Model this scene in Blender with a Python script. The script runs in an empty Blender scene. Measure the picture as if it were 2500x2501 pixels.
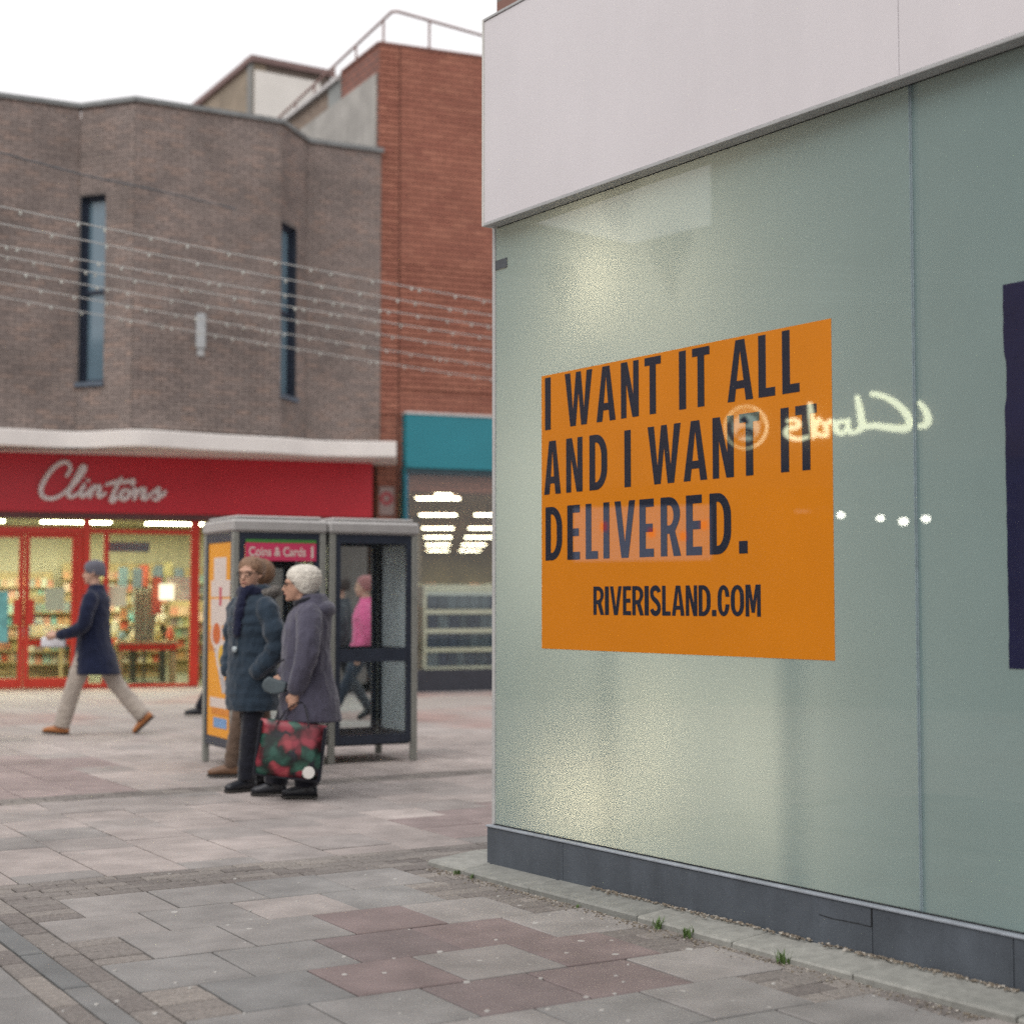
import bpy, bmesh, math, random
from mathutils import Vector, Matrix, noise
random.seed(7)
R = math.radians
sc = bpy.context.scene

# ------------------------------------------------------------------ camera
CAM_H = 1.38
FPX = 3857.0                      # focal length in photo pixels (photo 2500 wide)
PITCH = math.atan(218.5 / FPX)
cd = bpy.data.cameras.new('camera')
cam = bpy.data.objects.new('camera', cd)
sc.collection.objects.link(cam)
cam.location = (0, 0, CAM_H)
cam.rotation_euler = (math.pi / 2 + PITCH, 0, 0)
cd.sensor_width = 56.0
cd.sensor_height = 56.0
cd.lens = 56.0 * FPX / 2500.0
cd.clip_start = 0.1
cd.clip_end = 800
cd.dof.use_dof = True
cd.dof.focus_distance = 7.2
cd.dof.aperture_fstop = 2.7
sc.camera = cam

# ------------------------------------------------------------------ light
SUN_EL, SUN_ROT = 52.0, 215.0      # overcast day, soft light from behind the camera
world = bpy.data.worlds.new('World')
sc.world = world
world.use_nodes = True
wn = world.node_tree.nodes; wl = world.node_tree.links
for n in list(wn): wn.remove(n)
wo = wn.new('ShaderNodeOutputWorld'); bg = wn.new('ShaderNodeBackground')
sky = wn.new('ShaderNodeTexSky'); sky.sky_type = 'NISHITA'; sky.sun_disc = False
sky.sun_elevation = R(SUN_EL); sky.sun_rotation = R(SUN_ROT)
sky.air_density = 1.0; sky.dust_density = 1.0; sky.ozone_density = 1.0
hsv = wn.new('ShaderNodeHueSaturation'); hsv.inputs['Saturation'].default_value = 0.10
wmix = wn.new('ShaderNodeMix'); wmix.data_type = 'RGBA'; wmix.inputs['Factor'].default_value = 0.85   # an even cloud layer over the clear sky
wmix.inputs['B'].default_value = (6.2, 6.08, 6.14, 1)
wl.new(sky.outputs[0], hsv.inputs['Color']); wl.new(hsv.outputs[0], wmix.inputs['A']); wl.new(wmix.outputs['Result'], bg.inputs['Color'])
bg.inputs['Strength'].default_value = 0.13
wl.new(bg.outputs[0], wo.inputs[0])
sd = bpy.data.lights.new('sun', 'SUN'); sd.energy = 1.1; sd.angle = R(50); sd.color = (1.0, 0.96, 0.92)
so = bpy.data.objects.new('sun', sd); sc.collection.objects.link(so)
so.rotation_euler = (R(90 - SUN_EL), 0, R(-35))
so.location = (-5, -5, 20)
sc.view_settings.view_transform = 'Standard'
sc.view_settings.look = 'None'
sc.view_settings.gamma = 1.0
sc.view_settings.exposure = 0.55
sc.view_settings.use_curve_mapping = False
sc.cycles.use_denoising = False
sc.cycles.max_bounces = 8
sc.cycles.diffuse_bounces = 4
sc.cycles.glossy_bounces = 4
sc.cycles.transmission_bounces = 6
sc.cycles.transparent_max_bounces = 16
sc.cycles.caustics_reflective = False
sc.cycles.caustics_refractive = False
sc.cycles.sample_clamp_indirect = 2.0

# ------------------------------------------------------------------ helpers
COL = sc.collection

def tag(o, label=None, cat=None, group=None, kind=None):
    if label: o['label'] = label
    if cat: o['category'] = cat
    if group: o['group'] = group
    if kind: o['kind'] = kind
    return o

def empty(name, loc=(0, 0, 0), rz=0.0):
    o = bpy.data.objects.new(name, None)
    o.empty_display_size = 0.1
    COL.objects.link(o)
    o.location = loc
    o.rotation_euler = (0, 0, rz)
    return o

def root_matrix(p):
    m = Matrix.Translation(p.location) @ p.rotation_euler.to_matrix().to_4x4()
    if p.parent: m = root_matrix(p.parent) @ p.matrix_parent_inverse @ m
    return m

def adopt(o, parent, local=False):
    if parent is None: return o
    o.parent = parent
    if not local:
        o.matrix_parent_inverse = root_matrix(parent).inverted()
    return o

def link_mesh(name, me, mat=None, parent=None, local=False, loc=None, rot=None):
    if mat is not None and len(me.materials) == 0: me.materials.append(mat)
    o = bpy.data.objects.new(name, me)
    COL.objects.link(o)
    if loc is not None: o.location = loc
    if rot is not None: o.rotation_euler = rot
    adopt(o, parent, local)
    return o

class Fr:
    """A vertical plane: s runs along it, o out of it (towards the street), z up."""
    def __init__(self, p0, p1):
        self.p = Vector((p0[0], p0[1])); d = Vector((p1[0], p1[1])) - self.p
        self.len = d.length
        self.d = d.normalized(); self.n = Vector((self.d.y, -self.d.x))
    def pt(self, s, o, z):
        q = self.p + self.d * s + self.n * o
        return Vector((q.x, q.y, z))
    def ang(self): return math.atan2(self.d.y, self.d.x)

def ray(x, y):
    a = (x - 1250) / FPX; b = -(y - 1250.5) / FPX
    return Vector((a, math.cos(PITCH) - b * math.sin(PITCH), math.sin(PITCH) + b * math.cos(PITCH)))
Q = 1.2946
def at(x, y, Y):
    """place seen at photo position (x, y) (1931 px wide) standing Y metres ahead"""
    r = ray(x * Q, y * Q); r = r * (Y / r.y)
    return Vector((r.x, r.y, r.z + CAM_H))
def on(fr, x, y, o=0.0, k=Q):
    """(s, z) of a photo position on a plane standing in the street"""
    r = ray(x * k, y * k); n = fr.n; c = fr.p + n * o
    t = (c.dot(n)) / (r.x * n.x + r.y * n.y)
    p = Vector((r.x * t, r.y * t))
    return (p - fr.p).dot(fr.d), r.z * t + CAM_H

class MB:
    def __init__(self):
        self.v = []; self.f = []; self.t = []; self.tone = 0.5
    def face(self, idx):
        self.f.append(tuple(idx)); self.t.append(self.tone)
    def pts(self, ps):
        k = len(self.v); self.v.extend([Vector(p) for p in ps]); return list(range(k, k + len(ps)))
    def quad(self, a, b, c, d):
        i = self.pts([a, b, c, d]); self.face(i)
    def hexa(self, p):       # 8 points: bottom 4 ccw, top 4 ccw
        i = self.pts(p)
        for q in ((3, 2, 1, 0), (4, 5, 6, 7), (0, 1, 5, 4), (1, 2, 6, 5), (2, 3, 7, 6), (3, 0, 4, 7)):
            self.face([i[k] for k in q])
    def box(self, x0, x1, y0, y1, z0, z1):
        self.hexa([(x0, y0, z0), (x1, y0, z0), (x1, y1, z0), (x0, y1, z0), (x0, y0, z1), (x1, y0, z1), (x1, y1, z1), (x0, y1, z1)])
    def fbox(self, fr, s0, s1, o0, o1, z0, z1):   # box in a frame; o0 < o1
        P = fr.pt
        self.hexa([P(s0, o1, z0), P(s1, o1, z0), P(s1, o0, z0), P(s0, o0, z0), P(s0, o1, z1), P(s1, o1, z1), P(s1, o0, z1), P(s0, o0, z1)])
    def fquad(self, fr, s0, s1, z0, z1, o):
        P = fr.pt
        self.quad(P(s0, o, z0), P(s1, o, z0), P(s1, o, z1), P(s0, o, z1))
    def prism(self, poly, z0, z1):               # poly ccw in plan
        n = len(poly)
        a = self.pts([(p[0], p[1], z0) for p in poly]); b = self.pts([(p[0], p[1], z1) for p in poly])
        self.face(a[::-1]); self.face(b)
        for i in range(n):
            j = (i + 1) % n; self.face([a[i], a[j], b[j], b[i]])
    def rings(self, rs, cap=True):
        idx = [self.pts(r) for r in rs]; n = len(rs[0])
        for a, b in zip(idx, idx[1:]):
            for i in range(n):
                j = (i + 1) % n; self.face([a[i], a[j], b[j], b[i]])
        if cap:
            self.face(idx[0][::-1]); self.face(idx[-1])
    def tube(self, path, rad, seg=8, flat=None, up=None, cap=True, round_ends=False):
        path = [Vector(p) for p in path]
        if not isinstance(rad, (list, tuple)): rad = [rad] * len(path)
        rad = list(rad)
        if round_ends:
            d0 = (path[0] - path[1]).normalized(); d1 = (path[-1] - path[-2]).normalized()
            r0, r1 = rad[0], rad[-1]
            path = [path[0] + d0 * r0 * .95, path[0] + d0 * r0 * .6] + path + [path[-1] + d1 * r1 * .6, path[-1] + d1 * r1 * .95]
            rad = [r0 * .25, r0 * .8] + rad + [r1 * .8, r1 * .25]
        rs = []; prev = None
        for i, p in enumerate(path):
            a = path[max(i - 1, 0)]; b = path[min(i + 1, len(path) - 1)]
            t = (b - a).normalized()
            if prev is None:
                h = Vector(up) if up else (Vector((0, 0, 1)) if abs(t.z) < .9 else Vector((1, 0, 0)))
            else: h = prev
            x = t.cross(h)
            if x.length < 1e-5: x = t.cross(Vector((0, 1, 0)))
            x.normalize(); y = x.cross(t).normalized(); prev = y
            fx = flat[0] if flat else 1; fy = flat[1] if flat else 1
            rs.append([p + (x * math.cos(q) * fx + y * math.sin(q) * fy) * rad[i] for q in [2 * math.pi * k / seg for k in range(seg)]])
        self.rings([r[::-1] for r in rs], cap)
    def stack(self, rows, seg=16):               # rows: (z, cx, cy, rx, ry)
        rs = []
        for z, cx, cy, rx, ry in rows:
            rs.append([Vector((cx + rx * math.cos(q), cy + ry * math.sin(q), z)) for q in [2 * math.pi * k / seg for k in range(seg)]])
        self.rings(rs)
    def ball(self, c, r, seg=12, rings=8):
        if not isinstance(r, (tuple, list)): r = (r, r, r)
        rows = []
        for i in range(1, rings):
            a = math.pi * i / rings - math.pi / 2
            rows.append((c[2] + r[2] * math.sin(a), c[0], c[1], r[0] * math.cos(a), r[1] * math.cos(a)))
        self.stack(rows, seg)
    def mesh(self, name, tone=False):
        me = bpy.data.meshes.new(name)
        me.from_pydata([tuple(v) for v in self.v], [], self.f)
        if tone:
            at_ = me.attributes.new('tone', 'FLOAT', 'FACE')
            at_.data.foreach_set('value', self.t)
        me.update()
        return me
    def build(self, name, mat, parent=None, local=False, smooth=False, bevel=0, tone=False, loc=None, rot=None):
        me = self.mesh(name, tone)
        bm = bmesh.new(); bm.from_mesh(me)
        bmesh.ops.recalc_face_normals(bm, faces=bm.faces)
        if bevel: bmesh.ops.bevel(bm, geom=bm.edges[:], offset=bevel, segments=1, affect='EDGES', clamp_overlap=True)
        bm.to_mesh(me); bm.free()
        if smooth:
            me.polygons.foreach_set('use_smooth', [True] * len(me.polygons))
        return link_mesh(name, me, mat, parent, local, loc, rot)

def remeshed(mb, name, mat, parent, voxel=0.01, smooth=4, local=True, folds=0.0, freq=(16, 16, 6), seed=0.0):
    me = mb.mesh('tmp')
    bm = bmesh.new(); bm.from_mesh(me); bmesh.ops.recalc_face_normals(bm, faces=bm.faces); bm.to_mesh(me); bm.free()
    t = bpy.data.objects.new('tmp', me); COL.objects.link(t)
    m = t.modifiers.new('r', 'REMESH'); m.mode = 'VOXEL'; m.voxel_size = voxel; m.use_smooth_shade = True
    s = t.modifiers.new('s', 'SMOOTH'); s.iterations = smooth; s.factor = 0.5
    dg = bpy.context.evaluated_depsgraph_get(); dg.update()
    out = bpy.data.meshes.new_from_object(t.evaluated_get(dg), depsgraph=dg)
    bpy.data.objects.remove(t); bpy.data.meshes.remove(me)
    out.name = name
    out.materials.clear()
    if folds:      # creases and tufts, pushed along the surface
        nrm = [v.normal.copy() for v in out.vertices]
        for v, n in zip(out.vertices, nrm):
            c = v.co; q = Vector((c.x * freq[0] + seed, c.y * freq[1], c.z * freq[2]))
            h = 1 - abs(noise.noise(q)) * 2.2
            v.co = c + n * folds * (h * .7 + .5 * noise.noise(q * 2.7) + .3 * noise.noise(q * 6.1))
        out.update()
    out.polygons.foreach_set('use_smooth', [True] * len(out.polygons))
    return link_mesh(name, out, mat, parent, local)

def curve_mesh(splines, name, extrude=0.0004):
    cu = bpy.data.curves.new('tmp', 'CURVE'); cu.dimensions = '2D'; cu.fill_mode = 'BOTH'; cu.extrude = extrude
    for pts in splines:
        sp = cu.splines.new('POLY'); sp.points.add(len(pts) - 1)
        for p, q in zip(sp.points, pts): p.co = (q[0], q[1], 0, 1)
        sp.use_cyclic_u = True
    o = bpy.data.objects.new('tmp', cu); COL.objects.link(o)
    dg = bpy.context.evaluated_depsgraph_get(); dg.update()
    me = bpy.data.meshes.new_from_object(o.evaluated_get(dg), depsgraph=dg)
    bpy.data.objects.remove(o); bpy.data.curves.remove(cu)
    me.name = name; me.materials.clear()
    return me

def text_mesh(body, size, name, extrude=0.0005, bold=0.0, align='LEFT'):
    cu = bpy.data.curves.new('tmp', 'FONT'); cu.body = body; cu.size = size; cu.extrude = extrude; cu.offset = bold; cu.align_x = align
    o = bpy.data.objects.new('tmp', cu); COL.objects.link(o)
    dg = bpy.context.evaluated_depsgraph_get(); dg.update()
    me = bpy.data.meshes.new_from_object(o.evaluated_get(dg), depsgraph=dg)
    bpy.data.objects.remove(o); bpy.data.curves.remove(cu)
    me.name = name; me.materials.clear()
    return me

def frame_matrix(fr, s, o, z):
    """local x along the frame, local y up, local z out of the plane"""
    p = fr.pt(s, o, z)
    m = Matrix(((fr.d.x, 0, fr.n.x, p.x), (fr.d.y, 0, fr.n.y, p.y), (0, 1, 0, p.z), (0, 0, 0, 1)))
    return m

def catmull(pts, k=6):
    pts = [Vector(p) for p in pts]; out = []
    for i in range(len(pts) - 1):
        p0 = pts[max(i - 1, 0)]; p1 = pts[i]; p2 = pts[i + 1]; p3 = pts[min(i + 2, len(pts) - 1)]
        for j in range(k):
            t = j / k
            out.append(0.5 * ((2 * p1) + (p2 - p0) * t + (2 * p0 - 5 * p1 + 4 * p2 - p3) * t * t + (3 * p1 - p0 - 3 * p2 + p3) * t ** 3))
    out.append(pts[-1]); return out

# ------------------------------------------------------------------ materials
def new_mat(name):
    m = bpy.data.materials.new(name); m.use_nodes = True
    nt = m.node_tree
    return m, nt, nt.nodes.get('Principled BSDF')

def c4(c): return (c[0], c[1], c[2], 1.0)
def srgb(r, g, b):
    f = lambda v: ((v / 255 + .055) / 1.055) ** 2.4 if v > 10 else v / 255 / 12.92
    return (f(r), f(g), f(b))

def coords(nt, kind='Object'):
    if kind == 'World':
        return nt.nodes.new('ShaderNodeNewGeometry').outputs['Position']
    return nt.nodes.new('ShaderNodeTexCoord').outputs[kind]

def pm(name, col, rough=0.7, var=0.12, scale=6.0, bump=0.0, bscale=60.0, metal=0.0, spec=0.5, coat=0.0, speck=0.0, space='World', coat_ior=1.5, streak=0.0):
    m, nt, b = new_mat(name)
    N = nt.nodes; L = nt.links
    co = coords(nt, space)
    n1 = N.new('ShaderNodeTexNoise'); n1.inputs['Scale'].default_value = scale; n1.inputs['Detail'].default_value = 5; n1.inputs['Roughness'].default_value = .6
    L.new(co, n1.inputs['Vector'])
    rmp = N.new('ShaderNodeMapRange'); rmp.inputs['From Min'].default_value = .3; rmp.inputs['From Max'].default_value = .7
    rmp.inputs['To Min'].default_value = 1 - var; rmp.inputs['To Max'].default_value = 1 + var
    L.new(n1.outputs['Fac'], rmp.inputs['Value'])
    val = rmp.outputs['Result']
    if speck:
        n2 = N.new('ShaderNodeTexNoise'); n2.inputs['Scale'].default_value = 260; n2.inputs['Detail'].default_value = 2
        L.new(co, n2.inputs['Vector'])
        r2 = N.new('ShaderNodeMapRange'); r2.inputs['From Min'].default_value = .25; r2.inputs['From Max'].default_value = .75
        r2.inputs['To Min'].default_value = 1 - speck; r2.inputs['To Max'].default_value = 1 + speck
        L.new(n2.outputs['Fac'], r2.inputs['Value'])
        mm = N.new('ShaderNodeMath'); mm.operation = 'MULTIPLY'; L.new(val, mm.inputs[0]); L.new(r2.outputs['Result'], mm.inputs[1]); val = mm.outputs[0]
    if streak:      # rain streaks and grime running down the face
        mp = N.new('ShaderNodeVectorMath'); mp.operation = 'MULTIPLY'; mp.inputs[1].default_value = (9, 9, .5); L.new(co, mp.inputs[0])
        n4 = N.new('ShaderNodeTexNoise'); n4.inputs['Scale'].default_value = 1; n4.inputs['Detail'].default_value = 4; L.new(mp.outputs[0], n4.inputs['Vector'])
        r4 = N.new('ShaderNodeMapRange'); r4.inputs['From Min'].default_value = .35; r4.inputs['From Max'].default_value = .7
        r4.inputs['To Min'].default_value = 1; r4.inputs['To Max'].default_value = 1 - streak; L.new(n4.outputs['Fac'], r4.inputs['Value'])
        m4 = N.new('ShaderNodeMath'); m4.operation = 'MULTIPLY'; L.new(val, m4.inputs[0]); L.new(r4.outputs['Result'], m4.inputs[1]); val = m4.outputs[0]
    mul = N.new('ShaderNodeVectorMath'); mul.operation = 'SCALE'; mul.inputs[0].default_value = col
    L.new(val, mul.inputs['Scale']); L.new(mul.outputs[0], b.inputs['Base Color'])
    b.inputs['Roughness'].default_value = rough; b.inputs['Metallic'].default_value = metal
    b.inputs['Specular IOR Level'].default_value = spec
    b.inputs['Coat Weight'].default_value = coat; b.inputs['Coat Roughness'].default_value = 0.0; b.inputs['Coat IOR'].default_value = coat_ior
    if bump:
        n3 = N.new('ShaderNodeTexNoise'); n3.inputs['Scale'].default_value = bscale; n3.inputs['Detail'].default_value = 6
        L.new(co, n3.inputs['Vector'])
        bp = N.new('ShaderNodeBump'); bp.inputs['Strength'].default_value = bump; bp.inputs['Distance'].default_value = 0.01
        L.new(n3.outputs['Fac'], bp.inputs['Height']); L.new(bp.outputs[0], b.inputs['Normal'])
    return m

def em(name, col, strength):
    m, nt, b = new_mat(name)
    b.inputs['Base Color'].default_value = c4(col)
    b.inputs['Emission Color'].default_value = c4(col); b.inputs['Emission Strength'].default_value = strength
    return m

def tonemat(name, ramp, rough=.85, noise=0.18, nscale=30.0, speck=0.15, patch=0.0, bump=0.3, spec=0.4):
    """colour per piece from the mesh attribute 'tone', grain from noise"""
    m, nt, b = new_mat(name); N = nt.nodes; L = nt.links
    a = N.new('ShaderNodeAttribute'); a.attribute_name = 'tone'
    cr = N.new('ShaderNodeValToRGB'); els = cr.color_ramp.elements
    while len(els) < len(ramp): els.new(0.5)
    for e, (p, c) in zip(els, ramp): e.position = p; e.color = c4(c)
    cr.color_ramp.interpolation = 'LINEAR'
    L.new(a.outputs['Fac'], cr.inputs['Fac'])
    co = coords(nt, 'World')
    def nz(sc_, lo, hi, det=4):
        n = N.new('ShaderNodeTexNoise'); n.inputs['Scale'].default_value = sc_; n.inputs['Detail'].default_value = det; L.new(co, n.inputs['Vector'])
        r = N.new('ShaderNodeMapRange'); r.inputs['From Min'].default_value = .3; r.inputs['From Max'].default_value = .7
        r.inputs['To Min'].default_value = lo; r.inputs['To Max'].default_value = hi
        L.new(n.outputs['Fac'], r.inputs['Value']); return r.outputs['Result'], n.outputs['Fac']
    v1, f1 = nz(nscale, 1 - noise, 1 + noise)
    v2, f2 = nz(220.0, 1 - speck, 1 + speck, 2)
    mm = N.new('ShaderNodeMath'); mm.operation = 'MULTIPLY'; L.new(v1, mm.inputs[0]); L.new(v2, mm.inputs[1]); val = mm.outputs[0]
    if patch:
        v3, f3 = nz(0.9, 1 - patch, 1 + patch)
        m2 = N.new('ShaderNodeMath'); m2.operation = 'MULTIPLY'; L.new(val, m2.inputs[0]); L.new(v3, m2.inputs[1]); val = m2.outputs[0]
    mul = N.new('ShaderNodeVectorMath'); mul.operation = 'SCALE'
    L.new(cr.outputs['Color'], mul.inputs[0]); L.new(val, mul.inputs['Scale']); L.new(mul.outputs[0], b.inputs['Base Color'])
    b.inputs['Roughness'].default_value = rough; b.inputs['Specular IOR Level'].default_value = spec
    if bump:
        bp = N.new('ShaderNodeBump'); bp.inputs['Strength'].default_value = bump; bp.inputs['Distance'].default_value = 0.004
        L.new(f2, bp.inputs['Height']); L.new(bp.outputs[0], b.inputs['Normal'])
    return m

def brick_tex(name, c1, c2, mortar, scale=1.0, bw=.225, bh=.075, ms=.01, axis='wall', rough=.85, fr=None, offset=.5):
    """brick pattern by material, for walls too far off to tell the pieces apart"""
    m, nt, b = new_mat(name); N = nt.nodes; L = nt.links
    g = N.new('ShaderNodeNewGeometry')
    sep = N.new('ShaderNodeSeparateXYZ'); L.new(g.outputs['Position'], sep.inputs[0])
    dx, dy = (fr.d.x, fr.d.y)
    def mth(op, a, bb):
        n = N.new('ShaderNodeMath'); n.operation = op
        for k, v in enumerate((a, bb)):
            if isinstance(v, (int, float)): n.inputs[k].default_value = v
            else: L.new(v, n.inputs[k])
        return n.outputs[0]
    u = mth('ADD', mth('MULTIPLY', sep.outputs['X'], dx), mth('MULTIPLY', sep.outputs['Y'], dy))
    v = sep.outputs['Z'] if axis == 'wall' else mth('ADD', mth('MULTIPLY', sep.outputs['X'], dy), mth('MULTIPLY', sep.outputs['Y'], -dx))
    cb = N.new('ShaderNodeCombineXYZ'); L.new(u, cb.inputs[0]); L.new(v, cb.inputs[1])
    bt = N.new('ShaderNodeTexBrick'); L.new(cb.outputs[0], bt.inputs['Vector'])
    bt.inputs['Color1'].default_value = c4(c1); bt.inputs['Color2'].default_value = c4(c2); bt.inputs['Mortar'].default_value = c4(mortar)
    bt.inputs['Scale'].default_value = 1.0; bt.inputs['Brick Width'].default_value = bw; bt.inputs['Row Height'].default_value = bh
    bt.inputs['Mortar Size'].default_value = ms; bt.offset = offset
    nz = N.new('ShaderNodeTexNoise'); nz.inputs['Scale'].default_value = 1.3; nz.inputs['Detail'].default_value = 6; L.new(g.outputs['Position'], nz.inputs['Vector'])
    rr = N.new('ShaderNodeMapRange'); rr.inputs['From Min'].default_value = .3; rr.inputs['From Max'].default_value = .7; rr.inputs['To Min'].default_value = .8; rr.inputs['To Max'].default_value = 1.2
    L.new(nz.outputs['Fac'], rr.inputs['Value'])
    mul = N.new('ShaderNodeVectorMath'); mul.operation = 'SCALE'; L.new(bt.outputs['Color'], mul.inputs[0]); L.new(rr.outputs['Result'], mul.inputs['Scale'])
    L.new(mul.outputs[0], b.inputs['Base Color']); b.inputs['Roughness'].default_value = rough
    return m

def clear_glass(name, tint=(.9, .95, .95), ior=1.5):
    """thin pane: see-through with a mirror reflection that grows at grazing angles"""
    m, nt, b = new_mat(name); N = nt.nodes; L = nt.links
    N.remove(b)
    out = N.get('Material Output')
    t = N.new('ShaderNodeBsdfTransparent'); t.inputs['Color'].default_value = c4(tint)
    g = N.new('ShaderNodeBsdfGlossy'); g.inputs['Roughness'].default_value = 0.02
    f = N.new('ShaderNodeFresnel'); f.inputs['IOR'].default_value = ior
    geo = N.new('ShaderNodeNewGeometry'); inv = N.new('ShaderNodeMath'); inv.operation = 'SUBTRACT'; inv.inputs[0].default_value = 1.0; L.new(geo.outputs['Backfacing'], inv.inputs[1])
    fm = N.new('ShaderNodeMath'); fm.operation = 'MULTIPLY'; L.new(f.outputs[0], fm.inputs[0]); L.new(inv.outputs[0], fm.inputs[1])   # mirror only on the side facing the light, none inside the sheet
    mx = N.new('ShaderNodeMixShader'); L.new(fm.outputs[0], mx.inputs[0]); L.new(t.outputs[0], mx.inputs[1]); L.new(g.outputs[0], mx.inputs[2])
    L.new(mx.outputs[0], out.inputs['Surface'])
    return m

def film_glass(name, col, trans, ior=1.62):
    """glass backed with a milky film: light from inside shows as soft glow, the street mirrors on it"""
    m, nt, b = new_mat(name); N = nt.nodes; L = nt.links
    N.remove(b); out = N.get('Material Output')
    co = coords(nt, 'World')
    nz = N.new('ShaderNodeTexNoise'); nz.inputs['Scale'].default_value = 1.4; nz.inputs['Detail'].default_value = 7; nz.inputs['Roughness'].default_value = .65; L.new(co, nz.inputs['Vector'])
    rr = N.new('ShaderNodeMapRange'); rr.inputs['From Min'].default_value = .3; rr.inputs['From Max'].default_value = .7; rr.inputs['To Min'].default_value = .93; rr.inputs['To Max'].default_value = 1.06
    L.new(nz.outputs['Fac'], rr.inputs['Value'])
    mul = N.new('ShaderNodeVectorMath'); mul.operation = 'SCALE'; mul.inputs[0].default_value = col; L.new(rr.outputs['Result'], mul.inputs['Scale'])
    d = N.new('ShaderNodeBsdfDiffuse'); L.new(mul.outputs[0], d.inputs['Color'])
    t = N.new('ShaderNodeBsdfTranslucent'); t.inputs['Color'].default_value = c4(trans)
    a = N.new('ShaderNodeMixShader'); a.inputs[0].default_value = .35; L.new(d.outputs[0], a.inputs[1]); L.new(t.outputs[0], a.inputs[2])
    g = N.new('ShaderNodeBsdfGlossy'); g.inputs['Roughness'].default_value = 0.0
    f = N.new('ShaderNodeFresnel'); f.inputs['IOR'].default_value = ior
    mx = N.new('ShaderNodeMixShader'); L.new(f.outputs[0], mx.inputs[0]); L.new(a.outputs[0], mx.inputs[1]); L.new(g.outputs[0], mx.inputs[2])
    L.new(mx.outputs[0], out.inputs['Surface'])
    return m

# ------------------------------------------------------------------ ground
GA = R(31.0)
GU = Vector((math.cos(GA), math.sin(GA))); GV = Vector((math.sin(GA), -math.cos(GA)))
def g2w(u, v): return Vector((GU.x * u + GV.x * v, GU.y * u + GV.y * v))
def in_view(p, m=0.0):
    return p.y > 4.2 and abs(p.x) < 0.3245 * p.y + m

# dark bedding sand under the slabs; beyond the laid pieces the same paving as a pattern
gm, gnt, gb = new_mat('paving_ground')
N_, L_ = gnt.nodes, gnt.links
gp = N_.new('ShaderNodeNewGeometry'); gs = N_.new('ShaderNodeSeparateXYZ'); L_.new(gp.outputs['Position'], gs.inputs[0])
def gmath(op, a, b=0.0):
    n = N_.new('ShaderNodeMath'); n.operation = op
    for k, v in enumerate((a, b)):
        if isinstance(v, (int, float)): n.inputs[k].default_value = v
        else: L_.new(v, n.inputs[k])
    return n.outputs[0]
gu = gmath('ADD', gmath('MULTIPLY', gs.outputs['X'], GU.x), gmath('MULTIPLY', gs.outputs['Y'], GU.y))
gv = gmath('ADD', gmath('MULTIPLY', gs.outputs['X'], GV.x), gmath('MULTIPLY', gs.outputs['Y'], GV.y))
gc = N_.new('ShaderNodeCombineXYZ'); L_.new(gv, gc.inputs[0]); L_.new(gu, gc.inputs[1])
bt = N_.new('ShaderNodeTexBrick'); L_.new(gc.outputs[0], bt.inputs['Vector'])
bt.inputs['Color1'].default_value = (.34, .305, .288, 1); bt.inputs['Color2'].default_value = (.42, .38, .36, 1); bt.inputs['Mortar'].default_value = (.13, .12, .115, 1)
bt.inputs['Scale'].default_value = 1; bt.inputs['Brick Width'].default_value = .45; bt.inputs['Row Height'].default_value = .44; bt.inputs['Mortar Size'].default_value = .006
gn = N_.new('ShaderNodeTexNoise'); gn.inputs['Scale'].default_value = .35; gn.inputs['Detail'].default_value = 3; L_.new(gp.outputs['Position'], gn.inputs['Vector'])
grp = N_.new('ShaderNodeMapRange'); grp.inputs['From Min'].default_value = .5; grp.inputs['From Max'].default_value = .62; L_.new(gn.outputs['Fac'], grp.inputs['Value'])
gmx = N_.new('ShaderNodeMix'); gmx.data_type = 'RGBA'; gmx.blend_type = 'MULTIPLY'; L_.new(grp.outputs['Result'], gmx.inputs['Factor'])
L_.new(bt.outputs['Color'], gmx.inputs['A']); gmx.inputs['B'].default_value = (1.0, .80, .78, 1)
m1 = gmath('GREATER_THAN', gs.outputs['Y'], 16.4)
m2 = gmath('LESS_THAN', gmath('ADD', gs.outputs['X'], gmath('MULTIPLY', gs.outputs['Y'], .33)), -1.6)
m3 = gmath('LESS_THAN', gs.outputs['Y'], 3.4)
mk = gmath('MAXIMUM', gmath('MAXIMUM', m1, m2), m3)
gmy = N_.new('ShaderNodeMix'); gmy.data_type = 'RGBA'; L_.new(mk, gmy.inputs['Factor']); gmy.inputs['A'].default_value = (.085, .08, .072, 1)
L_.new(gmx.outputs['Result'], gmy.inputs['B']); L_.new(gmy.outputs['Result'], gb.inputs['Base Color']); gb.inputs['Roughness'].default_value = .75
def sstep(a, b, x):
    t = min(max((x - a) / (b - a), 0), 1); return t * t * (3 - 2 * t)
gxs = [-300, -40, -12, -8] + [-6 + .5 * i for i in range(13)] + [2, 6, 12, 40, 300]; gys = [-300, -20, 0, 10, 16] + [18 + .5 * i for i in range(19)] + [30, 36, 60, 400]
mb = MB(); gi = [[mb.pts([(x, y, -.012 - .17 * sstep(18.5, 26, y) * sstep(-4.6, -2.6, x))])[0] for x in gxs] for y in gys]   # the street falls a little towards the far shop
for j in range(len(gys) - 1):
    for i in range(len(gxs) - 1): mb.face([gi[j][i], gi[j][i + 1], gi[j + 1][i + 1], gi[j + 1][i]])
ground = mb.build('ground', gm); tag(ground, kind='structure')

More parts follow.
